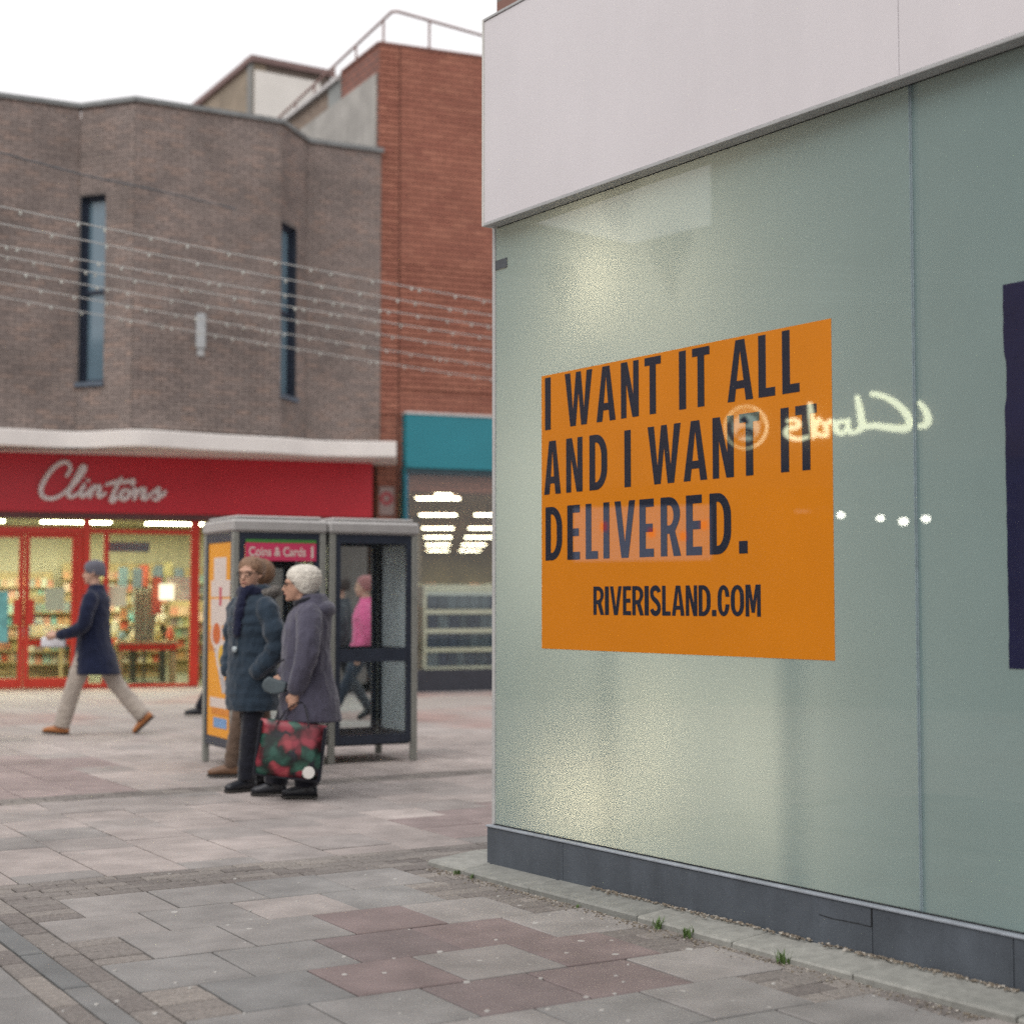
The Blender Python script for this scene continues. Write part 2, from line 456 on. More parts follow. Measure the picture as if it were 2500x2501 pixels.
GREY_RAMP = [(0.0, (.16, .166, .168)), (.25, (.225, .22, .215)), (.5, (.275, .258, .248)), (.75, (.365, .322, .304)), (1.0, (.45, .398, .374))]
RED_RAMP = [(0.0, (.175, .145, .145)), (.5, (.21, .165, .162)), (1.0, (.34, .275, .265))]
PAV_RAMP = [(0.0, (.17, .152, .143)), (.35, (.20, .182, .17)), (.7, (.232, .211, .195)), (1.0, (.27, .245, .224))]
M_SLAB = tonemat('concrete_slab', GREY_RAMP, rough=.62, noise=.16, nscale=5, speck=.18, patch=.20, bump=.35)
M_SLABR = tonemat('red_concrete_slab', RED_RAMP, rough=.62, noise=.15, nscale=5, speck=.16, patch=.12, bump=.35)
M_PAV = tonemat('block_paver', PAV_RAMP, rough=.8, noise=.2, nscale=45, speck=.3, patch=.12, bump=.6)
def piece_mesh(name, lu, lv, h, tone, mat, ch=.004):
    """one chamfered paving piece, top at z = 0, centred"""
    mb = MB(); mb.tone = tone
    a, b = lu / 2, lv / 2
    def ring(i, z):
        return [Vector((GU.x * x + GV.x * y, GU.y * x + GV.y * y, z)) for x, y in ((-a + i, -b + i), (-a + i, b - i), (a - i, b - i), (a - i, -b + i))]
    rs = [ring(0, -h), ring(0, -ch), ring(ch, 0)]
    idx = [mb.pts(r) for r in rs]
    for p, q in zip(idx, idx[1:]):
        for i in range(4):
            j = (i + 1) % 4; mb.face([p[i], p[j], q[j], q[i]])
    mb.face(idx[-1])
    me = mb.mesh(name, True)
    bm = bmesh.new(); bm.from_mesh(me); bmesh.ops.recalc_face_normals(bm, faces=bm.faces); bm.to_mesh(me); bm.free()
    if me.polygons[-1].normal.z < 0: me.flip_normals()
    me.materials.append(mat)
    return me

pieces = []     # (kind, u0, u1, v0, v1, tone, red)
def slab(u0, u1, v0, v1, tone=None, red=False, kind='slab'):
    pieces.append((kind, u0, u1, v0, v1, random.random() if tone is None else tone, red))
def kerb_u(v): return 4.05 + (v + 7.57) * (.26 / 3.78)
near_v = [-7.45, -6.97, -6.51, -6.04, -5.56, -5.10, -4.65, -4.21, -3.76, -3.31, -2.86]
RED = {(2, 2.88), (3, 2.69), (3, 3.13), (4, 2.49), (4, 2.94), (4, 3.36), (5, 2.72), (5, 3.15), (6, 2.95)}
TONE = {(4, 2.04): .18, (5, 2.28): .22, (5, 1.80): .25, (3, 2.26): .2, (2, 2.45): .35}
def pavers(u0, u1, v0, v1, rows, along='u', length=.21, stag=True):
    if along == 'u':
        h = (v1 - v0) / rows
        for r in range(rows):
            u = u0 - (length / 2 if (stag and r % 2) else 0)
            while u < u1 - .02:
                a, b = max(u, u0), min(u + length, u1)
                if b - a > .03: slab(a, b, v0 + r * h, v0 + (r + 1) * h, kind='paver')
                u += length
    else:
        v = v0
        while v < v1 - .02:
            slab(u0, u1, v, min(v + length, v1), kind='paver'); v += length
for k in range(len(near_v) - 1):
    v0, v1 = near_v[k], near_v[k + 1]
    u = 1.80
    if k % 2 == 0:
        pavers(1.80, 2.015, v0, v1, 4, length=.5); u = 2.015
        first = [2.44, 2.88, 3.315, 3.755, 4.2, 4.64]
    else:
        first = [2.245, 2.68, 3.125, 3.57, 4.01, 4.45, 4.9]
    for e in first:
        lim = kerb_u((v0 + v1) / 2)
        if e > lim - .10: break
        red = any(kk == k and abs(uu - u) < .06 for kk, uu in RED)
        tn = next((t for (kk, uu), t in TONE.items() if kk == k and abs(uu - u) < .06), None)
        if tn is None: tn = random.uniform(.25, .6)
        slab(u, e, v0, v1, random.uniform(.15, .6) if red else tn, red); u = e
    lim = kerb_u((v0 + v1) / 2) + .06
    pavers(u, lim, v0, v1, 4, length=.215)
# band of blocks across, then slabs laid the other way
pavers(1.80, 12.0, -7.95, -7.45, 5)
UL = [1.535 - .4375 * i for i in range(14, 0, -1)] + [1.535, 1.965, 2.40, 2.835, 3.25, 3.675, 4.115, 4.53] + [4.53 + .44 * i for i in range(1, 22)]
for i in range(len(UL) - 1):
    v = -7.95 - (.22 if i % 2 else 0.0)
    if i % 2: slab(UL[i], UL[i + 1], v, -7.95, random.uniform(.45, .8))
    while v > -21:
        e = v - .45
        if -11.35 < v and e < -11.05 and e > -11.6:
            slab(UL[i], UL[i + 1], -11.05, v, random.uniform(.5, .85)) if v > -11.0 else None
            pavers(UL[i], UL[i + 1], -11.4, -11.05, 3, length=.22)
            v = -11.4; continue
        c = g2w((UL[i] + UL[i + 1]) / 2, (v + e) / 2)
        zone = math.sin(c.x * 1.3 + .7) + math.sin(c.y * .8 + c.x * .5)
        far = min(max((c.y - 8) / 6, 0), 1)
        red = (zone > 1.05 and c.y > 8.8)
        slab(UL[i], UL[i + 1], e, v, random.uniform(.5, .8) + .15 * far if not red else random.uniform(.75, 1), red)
        v = e
# drain strip on the left: blocks, dark channel slabs, blocks, slabs
pavers(1.68, 1.80, -7.95, -2.9, 1, along='v', length=.24)
v = -7.6
while v < -2.9:
    slab(1.575, 1.68, v, v + .62, random.uniform(0, .1)); v += .62
pavers(1.475, 1.575, -7.95, -2.9, 1, along='v', length=.245)
for i in range(12):
    u1 = 1.475 - .45 * i; v = -7.95 + (.2 if i % 2 else 0)
    while v < -2.9:
        slab(u1 - .45, u1, v, v + .45, random.uniform(.0, .35)); v += .45

def keep(p):
    kind, u0, u1, v0, v1, t, red = p
    c = g2w((u0 + u1) / 2, (v0 + v1) / 2)
    if c.y > 16.6 or c.y < 3.2 or c.x < -.33 * c.y - 2.0: return None
    # not under the glass shop
    w = Vector((.56784, -.82314)); n = Vector((-.82314, -.56784)); d = c - Vector((-.13, 8.22))
    if d.dot(n) < -.12 and d.dot(w) > -.1: return None
    if c.x > .3245 * c.y + .8: return None
    return c
single = []; rest = []
for p in pieces:
    c = keep(p)
    if c is None: continue
    (single if in_view(c, .15) else rest).append((c.y, p, c))
def wall_hides(c):      # pieces the glass shop hides from the street
    K = Vector((-.13, 8.22))
    return c.x / c.y > K.x / K.y - .002 and (c - K).dot(Vector((-.82314, -.56784))) < 0
rest += [q for q in single if wall_hides(q[2])]; single = [q for q in single if not wall_hides(q[2])]
single.sort(key=lambda q: q[0])
cnt = {'slab': 0, 'paver': 0}; cache = {}
stuff = {'slab': MB(), 'red': MB(), 'paver': MB()}
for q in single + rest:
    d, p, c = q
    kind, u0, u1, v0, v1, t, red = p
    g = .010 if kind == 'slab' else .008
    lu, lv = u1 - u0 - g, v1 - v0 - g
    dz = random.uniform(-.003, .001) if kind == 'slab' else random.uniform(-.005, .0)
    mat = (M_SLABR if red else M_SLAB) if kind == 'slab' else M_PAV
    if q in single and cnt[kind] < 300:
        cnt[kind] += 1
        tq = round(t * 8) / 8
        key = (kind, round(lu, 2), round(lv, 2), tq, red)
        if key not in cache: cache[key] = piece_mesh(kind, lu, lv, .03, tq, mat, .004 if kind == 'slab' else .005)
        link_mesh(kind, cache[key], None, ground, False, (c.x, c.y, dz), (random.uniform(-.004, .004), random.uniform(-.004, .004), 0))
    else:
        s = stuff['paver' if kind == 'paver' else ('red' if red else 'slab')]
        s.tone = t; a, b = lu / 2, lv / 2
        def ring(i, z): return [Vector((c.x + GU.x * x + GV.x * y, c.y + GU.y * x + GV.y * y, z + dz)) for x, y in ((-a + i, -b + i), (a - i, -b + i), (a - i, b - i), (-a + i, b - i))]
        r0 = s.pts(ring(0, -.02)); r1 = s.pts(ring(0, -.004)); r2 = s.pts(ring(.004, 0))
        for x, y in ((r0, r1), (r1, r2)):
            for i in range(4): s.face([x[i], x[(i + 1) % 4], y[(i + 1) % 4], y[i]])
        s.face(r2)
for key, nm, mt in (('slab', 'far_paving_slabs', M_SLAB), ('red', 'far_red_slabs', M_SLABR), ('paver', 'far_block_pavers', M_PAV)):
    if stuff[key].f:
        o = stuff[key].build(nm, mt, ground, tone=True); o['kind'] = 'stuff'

# trodden gum and crumbs of litter
gum = MB()
gum_px = [(905, 1812), (1095, 1775), (1020, 1845), (880, 1852), (830, 1795), (1105, 1880), (650, 1838), (725, 1835), (1135, 1905), (1185, 1925), (690, 1650), (745, 1658),
          (1160, 1800), (560, 1700), (430, 1745), (470, 1752), (1300, 1790), (1010, 1740), (1285, 1870), (1450, 1900), (980, 1708), (330, 1720), (1070, 1690), (940, 1690)]
for x, y in gum_px + [(random.uniform(100, 1700), random.uniform(1560, 1925)) for _ in range(70)]:
    r = ray(x * Q, y * Q); t = -CAM_H / r.z; p = Vector((r.x * t, r.y * t))
    d = p - Vector((-.13, 8.22))
    if d.dot(Vector((-.82314, -.56784))) < .3 and p.y < 8.6: continue
    k = 9; a0 = random.random() * 6; rr = random.uniform(.007, .016) if (x, y) in gum_px else random.uniform(.004, .010)
    rim = [(p.x + rr * random.uniform(.8, 1.15) * math.cos(a0 + 6.283 * i / k), p.y + rr * random.uniform(.8, 1.15) * math.sin(a0 + 6.283 * i / k), .0012) for i in range(k)]
    low = [(q[0] + (q[0] - p.x) * .15, q[1] + (q[1] - p.y) * .15, -.004) for q in rim]
    i0 = gum.pts(rim); i1 = gum.pts(low); gum.face(i0)
    for i in range(k): gum.face([i1[i], i1[(i + 1) % k], i0[(i + 1) % k], i0[i]])
o = gum.build('chewing_gum', pm('gum', (.42, .41, .39), .7, .2, 40)); tag(o, 'pale flattened chewing gum spots scattered over the paving', 'gum', kind='stuff')

# ------------------------------------------------------------------ glass shop on the right
K0 = Vector((-.13, 8.22)); WD = Vector((.56784, -.82314))
GW = Fr(K0, K0 + WD)              # o outwards, towards the street
M_PLINTH = pm('plinth_granite', (.085, .10, .12), .5, .22, 3.0, streak=.18, bump=.05, bscale=200, speck=.25)
M_LEDGE = pm('plinth_ledge', (.30, .33, .37), .45, .2, 12)
M_FASCIA = pm('fascia_enamel', (.66, .635, .655), .38, .04, 1.2, streak=.018, speck=.03, bump=.008, bscale=3)
M_FTRIM = pm('fascia_trim', (.40, .41, .41), .4, .1, 10)
M_BLACK = pm('dark_gap', (.012, .013, .015), .8, .2, 10)
M_POST = pm('corner_post', (.46, .46, .45), .4, .08, 6)
M_FILM = film_glass('filmed_glass', (.248, .358, .358), (.66, .66, .56), 1.68)
M_SEAL = pm('silicone_seal', (.23, .30, .32), .35, .15, 20, coat=.4)
M_INT = pm('shop_interior', (.10, .115, .12), .9, .1, 2)
shop = empty('glass_shop_building', (K0.x, K0.y, 0))
tag(shop, 'grey glass-fronted shop with white fascia and dark plinth filling the right side', 'building')
TL = 9.5
pj = [-.0, .655, 2.625, 3.27, 4.6, 6.2, TL]
for a, b in zip(pj, pj[1:]):
    mb = MB(); mb.fbox(GW, a + .002, b - .002, -.16, 0, .03, .222)
    mb.build('plinth_panel', M_PLINTH, shop, bevel=.003)
mb = MB(); mb.fbox(GW, -.004, TL, -.16, .006, .2225, .232); mb.build('plinth_ledge', M_LEDGE, shop, bevel=.002)
# a crack in the plinth: an L of dark gap, slightly sunk lip
mb = MB()
cr = [(2.35, .153), (2.42, .148), (2.50, .150), (2.56, .151), (2.621, .150)]
for (a, za), (b, zb) in zip(cr, cr[1:]):
    P = GW.pt
    mb.hexa([P(a, .0012, za - .0012), P(b, .0012, zb - .0015), P(b, -.004, zb - .0015), P(a, -.004, za - .0012), P(a, .0012, za + .0012), P(b, .0012, zb + .0022), P(b, -.004, zb + .0022), P(a, -.004, za + .0012)])
mb.fbox(GW, 2.6215, 2.6255, -.01, .0012, .15, .222)
mb.build('plinth_crack', M_BLACK, shop)
# panes of filmed glass (open at the back so the lamps inside glow through)
def pane(a, b, z0, z1, o=-.04):
    mb = MB(); P = GW.pt
    mb.quad(P(a, o, z0), P(b, o, z0), P(b, o, z1), P(a, o, z1))
    for s0, s1, q0, q1 in ((a, a, z0, z1), (b, b, z0, z1)):
        mb.quad(P(s0, o, q0), P(s1, o, q1), P(s1, o - .012, q1), P(s0, o - .012, q0))
    mb.quad(P(a, o, z0), P(b, o, z0), P(b, o - .012, z0), P(a, o - .012, z0)); mb.quad(P(a, o, z1), P(b, o, z1), P(b, o - .012, z1), P(a, o - .012, z1))
    return link_mesh('glass_pane', mb.mesh('glass_pane'), M_FILM, shop)
for a, b in ((.024, 2.826), (2.842, 5.65), (5.666, TL)): pane(a, b, .228, 3.36)
for s in (2.826, 5.65):
    mb = MB(); mb.fbox(GW, s + .001, s + .0065, -.05, -.0375, .232, 3.36); mb.fbox(GW, s + .0095, s + .015, -.05, -.0375, .232, 3.36); mb.fbox(GW, s + .0065, s + .0095, -.05, -.042, .232, 3.36)
    mb.build('glazing_seal', M_SEAL, shop)
mb = MB(); mb.fbox(GW, 0.0, .0235, -.16, -.030, .232, 3.36); mb.build('corner_post', M_POST, shop, bevel=.003)
mb = MB(); mb.fbox(GW, .024, TL, -.039, -.028, .2322, .237); mb.build('base_gasket', M_BLACK, shop)
# fascia
mb = MB(); mb.fbox(GW, .03, TL, -.14, -.012, 3.340, 3.352); mb.build('shadow_gap', M_BLACK, shop)
for a, b in ((.045, 2.858), (2.861, 5.66), (5.663, TL)):
    mb = MB(); mb.fbox(GW, a, b, -.1, .05, 3.352, 4.425); mb.build('fascia_panel', M_FASCIA, shop, bevel=.002)
mb = MB(); mb.fbox(GW, .030, .0445, -.1, .056, 3.336, 4.44); mb.build('fascia_edge', pm('edge_trim', (.60, .60, .57), .4, .05, 5), shop, bevel=.002)
mb = MB(); mb.fbox(GW, .045, TL, -.02, .054, 3.336, 3.351); mb.build('fascia_trim', M_FTRIM, shop, bevel=.002)
mb = MB(); mb.fbox(GW, .045, TL, -.055, .056, 4.4255, 4.44); mb.build('fascia_capping', M_FTRIM, shop, bevel=.002)
# carcass: inner walls, brick above
M_BR2 = brick_tex('upper_brick', (.20, .105, .085), (.26, .14, .11), (.20, .17, .15), fr=GW)
mb = MB(); mb.fbox(GW, .0, TL, -9.0, -.06, 4.441, 9.0); mb.build('upper_wall', M_BR2, shop)
mb = MB(); mb.fbox(GW, .02, .08, -9.0, -.17, .0, 4.44)
mb.fbox(GW, .085, TL, -9.0, -3.0, 0, 4.3); mb.fbox(GW, TL + .01, TL + .1, -9, -.1, 0, 4.44); mb.fbox(GW, .085, TL, -2.99, -.17, 3.37, 4.3); mb.fbox(GW, .085, TL, -2.99, -.17, -.01, .03)
mb.build('inner_walls', M_INT, shop)
tape = MB(); tape.fbox(GW, -.003, .13, -.0385, -.0345, 3.118, 3.168)
tape.fbox(GW, -.006, -.003, -.08, -.0345, 3.12, 3.166); tape.build('tape_strip', pm('grey_tape', (.07, .08, .09), .5, .2, 30), shop)
# lamps standing behind the film: only their glow shows
def display_lamp(t, z, depth, watts, col, rad=.07):
    p = GW.pt(t, -.04 - depth, z)
    mb = MB(); mb.tube([p - Vector((0, 0, .05)), p + Vector((0, 0, .02))], [.05, .09], 12); mb.tube([p - Vector((0, 0, .12)), p - Vector((0, 0, .051))], .02, 8)
    o = mb.build('display_lamp', M_LEDGE, shop)
    ld = bpy.data.lights.new('lamp_light', 'POINT'); ld.energy = watts; ld.color = col; ld.shadow_soft_size = rad
    lo = bpy.data.objects.new('lamp_light', ld); COL.objects.link(lo); lo.location = p + Vector((0, 0, .13)); adopt(lo, shop)
WARM = (1.0, .86, .64)
display_lamp(.86, 2.80, .36, 5.5, WARM)
display_lamp(1.48, 2.70, .55, 4.5, WARM)
display_lamp(.52, .28, .36, 3.5, WARM)
display_lamp(.86, .30, .34, 4.0, WARM)
def added_band_lamp(t, z0, z1, depth, watts, col):  # added lamps: they imitate soft upright bands of interior reflection on the film
    p = GW.pt(t, -.04 - depth, (z0 + z1) / 2)
    mb = MB(); mb.fbox(GW, t - .03, t + .03, -.10 - depth, -.05 - depth, z0, z1); mb.build('added_band_lamp', M_LEDGE, shop)
    ld = bpy.data.lights.new('lamp_light', 'AREA'); ld.shape = 'RECTANGLE'; ld.size = .05; ld.size_y = z1 - z0; ld.energy = watts; ld.color = col
    lo = bpy.data.objects.new('lamp_light', ld); COL.objects.link(lo)
    n3 = Vector((GW.n.x, GW.n.y, 0)); zz = -n3; yy_ = Vector((0, 0, 1)); xx_ = yy_.cross(zz)
    lo.matrix_world = Matrix(((xx_.x, yy_.x, zz.x, p.x), (xx_.y, yy_.y, zz.y, p.y), (xx_.z, yy_.z, zz.z, p.z), (0, 0, 0, 1))); m_ = lo.matrix_world.copy(); lo.parent = shop; lo.matrix_parent_inverse = root_matrix(shop).inverted(); lo.matrix_basis = m_
added_band_lamp(1.30, .32, 1.05, .40, 1.25, (1.0, .88, .66))
added_band_lamp(1.98, .34, 1.0, .42, 1.0, (1.0, .90, .72))
display_lamp(.45, 1.75, 1.0, 30.0, (1.0, .95, .84))
display_lamp(1.55, 2.2, 1.3, 15.0, (1.0, .96, .88))
display_lamp(1.75, .65, 1.0, 14.0, (1.0, .95, .82))
display_lamp(3.75, .32, .30, 1.2, (.80, .95, 1.0))

# kerb stones under the plinth
M_KERB = tonemat('kerb_stone', [(0, (.21, .215, .20)), (1, (.30, .30, .275))], rough=.75, noise=.15, nscale=20, speck=.15, patch=.15)
kerb = tag(empty('kerb', (K0.x, K0.y, 0)), kind='structure')
ks = [-.32, .04, .62, 1.45, 2.06, 2.72, 3.45, 4.2, 5.0]
for i, (a, b) in enumerate(zip(ks, ks[1:])):
    mb = MB(); mb.tone = random.random(); w = .185 + .012 * i
    P = GW.pt; wa = .17 + .016 * a; wb = .17 + .016 * b; zt = .040 + random.uniform(-.003, .002); zb = zt + random.uniform(-.004, .004)
    mb.hexa([P(a + .004, wa, -.03), P(b - .004, wb, -.03), P(b - .004, -.15, -.03), P(a + .004, -.15, -.03), P(a + .004, wa, zt - .017), P(b - .004, wb, zb - .017), P(b - .004, -.15, zb + .012), P(a + .004, -.15, zt + .012)])
    mb.build('kerb_stone', M_KERB, kerb, bevel=.008, tone=True)
mb = MB(); mb.tone = .5; mb.fbox(GW, -.32, -.008, -.5, -.16, -.03, .050); mb.build('kerb_stone', M_KERB, kerb, bevel=.008, tone=True)
# grit gathered where plinth meets kerb
grit = MB()
for _ in range(700):
    t = random.uniform(.9, 3.3); o = abs(random.gauss(0, .018)) + .003; r = random.uniform(.0015, .006)
    p = GW.pt(t, o, .047 + .016 * 0 + r * .4); grit.tone = random.random()
    a = random.random() * 3
    grit.tube([p + Vector((math.cos(a) * r, math.sin(a) * r, 0)), p - Vector((math.cos(a) * r, math.sin(a) * r, 0))], r * .8, 5)
for _ in range(900):
    t = random.uniform(-.2, 3.4); o = .185 + .016 * t + abs(random.gauss(0, .04)); r = random.uniform(.001, .0045)
    p = GW.pt(t, o, .001); grit.tone = random.random(); a = random.random() * 3
    grit.tube([p + Vector((math.cos(a) * r, math.sin(a) * r, 0)), p - Vector((math.cos(a) * r, math.sin(a) * r, 0))], r * .8, 5)
o = grit.build('gravel_grit', tonemat('grit', [(0, (.12, .10, .08)), (.6, (.25, .21, .16)), (1, (.5, .47, .42))], noise=.1), tone=True)
tag(o, 'loose grit and crumbs gathered along the kerb and plinth', 'grit', kind='stuff')
# weeds rooted in the kerb joint
M_WEED = pm('weed_leaf', (.085, .15, .035), .6, .35, 60)
def weed(t, size, label, n=26):
    p = GW.pt(t, .185 + .016 * t + .004, -.004)
    rt = tag(empty('weed_tuft', p), label, 'weed', 'weeds growing along the kerb')
    mb = MB()
    for _ in range(n):
        a = random.uniform(0, 6.28); l = size * random.uniform(.4, 1.0); lean = random.uniform(.3, 1.1)
        b0 = Vector((random.gauss(0, size * .35) * WD.x, random.gauss(0, size * .35) * WD.y, 0))
        tip = b0 + Vector((math.cos(a) * l * lean * .6, math.sin(a) * l * lean * .6, l)); mid = (b0 + tip) / 2 + Vector((0, 0, l * .12))
        w = Vector((-math.sin(a), math.cos(a), 0)) * random.uniform(.0015, .004)
        i = mb.pts([b0 - w * .6, b0 + w * .6, mid + w, mid - w, tip]); mb.face([i[0], i[1], i[2], i[3]]); mb.face([i[3], i[2], i[4]])
    mb.build('leaves', M_WEED, rt, local=True)
weed(.02, .035, 'small green weed at the far end of the kerb', 30)
weed(.15, .03, 'second small weed near the building corner', 26)
weed(1.05, .018, 'tiny yellow-green sprout in the kerb joint', 14)
weed(1.62, .06, 'upright yellow-green weed against the kerb front', 34)
weed(1.82, .055, 'bushiest green weed spreading beside the kerb', 40)
weed(2.38, .06, 'green weed tuft under the middle of the kerb', 36)

# ------------------------------------------------------------------ posters on the glass
M_POSTER = pm('orange_poster', srgb(214, 128, 16), .6, .035, 3.0, coat=1.0, coat_ior=1.62, spec=.2)
M_INK = pm('poster_ink', (.016, .019, .034), .6, .1, 8, coat=1.0, coat_ior=1.62, spec=.2)
poster = empty('poster', GW.pt(.435, -.0385, 1.147))
tag(poster, 'orange poster with bold black capital lettering stuck on the glass', 'poster')
mb = MB(); mb.fbox(GW, .435, 2.414, -.0397, -.0378, 1.147, 2.509); mb.build('poster_sheet', M_POSTER, poster)
def arc(cx, cy, rx, ry, a0, a1, n=8):
    return [(cx + rx * math.cos(R(a0 + (a1 - a0) * i / n)), cy + ry * math.sin(R(a0 + (a1 - a0) * i / n))) for i in range(n + 1)]
def ribbon(path, w):
    l, r = [], []
    for i, p in enumerate(path):
        a = path[max(i - 1, 0)]; b = path[min(i + 1, len(path) - 1)]
        dx, dy = b[0] - a[0], b[1] - a[1]; m = math.hypot(dx, dy) or 1
        l.append((p[0] - dy / m * w / 2, p[1] + dx / m * w / 2)); r.append((p[0] + dy / m * w / 2, p[1] - dx / m * w / 2))
    return l + r[::-1]
def glyph(ch, w, t=.17, h=.14):
    """outline of a condensed bold capital: width w, height 1, stem t, bar h"""
    if ch == 'I': return [[(0, 0), (w, 0), (w, 1), (0, 1)]]
    if ch == 'L': return [[(0, 0), (w, 0), (w, h), (t, h), (t, 1), (0, 1)]]
    if ch == 'T': return [[(w / 2 - t / 2, 0), (w / 2 + t / 2, 0), (w / 2 + t / 2, 1 - h), (w, 1 - h), (w, 1), (0, 1), (0, 1 - h), (w / 2 - t / 2, 1 - h)]]
    if ch == 'E': return [[(0, 0), (w, 0), (w, h), (t, h), (t, .43), (w * .92, .43), (w * .92, .43 + h), (t, .43 + h), (t, 1 - h), (w, 1 - h), (w, 1), (0, 1)]]
    if ch == 'N': return [[(0, 0), (t * .9, 0), (t * .9, .62), (w - t * 1.05, 0), (w, 0), (w, 1), (w - t * .9, 1), (w - t * .9, .40), (t * 1.05, 1), (0, 1)]]
    if ch == 'M': return [[(0, 0), (t * .9, 0), (t * .9, .66), (w / 2 - t * .4, .12), (w / 2 + t * .4, .12), (w - t * .9, .66), (w - t * .9, 0), (w, 0), (w, 1), (w - t * 1.2, 1), (w / 2, .48), (t * 1.2, 1), (0, 1)]]
    if ch == 'A': return [[(0, 0), (t, 0), (t + w * .055, .20), (w - t - w * .055, .20), (w - t, 0), (w, 0), (w / 2 + t * .62, 1), (w / 2 - t * .62, 1)],
                          [(t + w * .085, .33), (w / 2, .83), (w - t - w * .085, .33)]]
    if ch == 'V': return [[(w / 2 - t * .58, 0), (w / 2 + t * .58, 0), (w, 1), (w - t, 1), (w / 2, .27), (t, 1), (0, 1)]]
    if ch == 'W': return [[(w * .2, 0), (w * .2 + t, 0), (w / 2, .62), (w * .8 - t, 0), (w * .8, 0), (w, 1), (w - t, 1), (w * .7, .30), (w / 2 + t * .44, 1), (w / 2 - t * .44, 1), (w * .3, .30), (t, 1), (0, 1)]]
    if ch == 'D':
        r = w * .62
        return [[(0, 0), (w - r, 0)] + arc(w - r, .38, r, .38, -90, 0) + arc(w - r, .62, r, .38, 0, 90) + [(0, 1)],
                [(t, h), (t, 1 - h)] + arc(w - r, .60, r - t, .40 - h, 90, 0) + arc(w - r, .40, r - t, .40 - h, 0, -90)]
    if ch == 'R':
        r = w * .55
        return [[(0, 0), (t, 0), (t, .38), (t + .06, .38), (w - t, 0), (w + .02, 0), (w * .74, .42)] + arc(w - r, .71, r, .29, -38, 90) + [(0, 1)],
                [(t, .52), (t, 1 - h)] + arc(w - r, .69, r - t, .31 - h, 90, -90)]
    if ch == 'O':
        k = w / 2
        return [arc(k, .36, k, .36, 180, 360) + arc(k, .64, k, .36, 0, 180), (arc(k, .38, k - t, .38 - h, 180, 360) + arc(k, .62, k - t, .38 - h, 0, 180))[::-1]]
    if ch == 'C':
        k = w / 2
        out = arc(k, .64, k, .36, 0, 180) + arc(k, .36, k, .36, 180, 360)
        inn = arc(k, .38, k - t, .38 - h, 360, 180) + arc(k, .62, k - t, .38 - h, 180, 0)
        return [[(w, .62)] + out + [(w, .38), (w - t, .38)] + inn + [(w - t, .62)]]
    if ch == 'S':
        k = w / 2; q = t / 2; hh = h / 2
        path = arc(k, .77, k - q, .23 - hh, 5, 180, 10) + [(q * 1.15, .66), (k * .72, .555), (k * 1.28, .46), (w - q * 1.15, .34)] + arc(k, .23, k - q, .23 - hh, 0, -175, 10)
        return [ribbon(path, t * .97)]
    if ch == '.': return [[(0, 0), (w, 0), (w, .2), (0, .2)]]
def text_line(parent, name, cap, base, letters, mat, fr, o, t=.17):
    spl = []
    for ch, a, b in letters:
        for pl in glyph(ch, (b - a) / cap, t): spl.append([(a + x * cap, base + y * cap) for x, y in pl])
    me = curve_mesh(spl, name)
    me.transform(frame_matrix(fr, 0, o, 0))
    return link_mesh(name, me, mat, parent)
OI = -.0370
def spread(words, cap, base, nm):
    text_line(poster, 'lettering', cap, base, words, M_INK, GW, OI)
spread([('I', .466, .514), ('W', .632, .853), ('A', .886, 1.032), ('N', 1.073, 1.204), ('T', 1.247, 1.363), ('I', 1.488, 1.535), ('T', 1.577, 1.692), ('A', 1.806, 1.964), ('L', 1.997, 2.096), ('L', 2.138, 2.237)], .262, 2.234, 'l1')
spread([('A', .458, .598), ('N', .642, .774), ('D', .829, .967), ('I', 1.097, 1.144), ('W', 1.267, 1.497), ('A', 1.516, 1.672), ('N', 1.708, 1.842), ('T', 1.878, 2.0), ('I', 2.126, 2.173), ('T', 2.211, 2.331)], .265, 1.911, 'l2')
spread([('D', .469, .608), ('E', .65, .752), ('L', .798, .894), ('I', .936, .982), ('V', 1.022, 1.174), ('E', 1.205, 1.308), ('R', 1.356, 1.49), ('E', 1.53, 1.635), ('E', 1.685, 1.687), ('D', 1.685, 1.822), ('.', 1.87, 1.923)][:8] + [('D', 1.685, 1.822), ('.', 1.87, 1.923)], .265, 1.583, 'l3')
w4 = [('R', .080), ('I', .030), ('V', .088), ('E', .060), ('R', .080), ('I', .030), ('S', .076), ('L', .058), ('A', .086), ('N', .076), ('D', .078), ('.', .028), ('C', .074), ('O', .082), ('M', .092)]
tot = sum(w for _, w in w4); gap = (1.999 - .857 - tot) / (len(w4) - 1); x = .857; out = []
for ch, w in w4: out.append((ch, x, x + w)); x += w + gap
text_line(poster, 'web_address', .134, 1.317, out, M_INK, GW, OI, t=.185)

M_NAVY = pm('navy_poster', (.012, .013, .045), .6, .15, 4, coat=1.0, coat_ior=1.62, spec=.2)
npost = empty('dark_poster', GW.pt(3.24, -.0385, 1.145)); tag(npost, 'dark navy poster with a rough torn edge at the right frame edge', 'poster')
edge = [(3.246 + random.uniform(-.0015, .0025) + (.008 if 2.1 < z < 2.25 else 0), z) for z in [1.145 + 1.36 * i / 34 for i in range(35)]]
me = curve_mesh([[(4.9, 1.145)] + [(4.9, 2.505)] + edge[::-1]], 'poster_sheet', .0009); me.transform(frame_matrix(GW, 0, -.0385, 0)); link_mesh('poster_sheet', me, M_NAVY, npost)

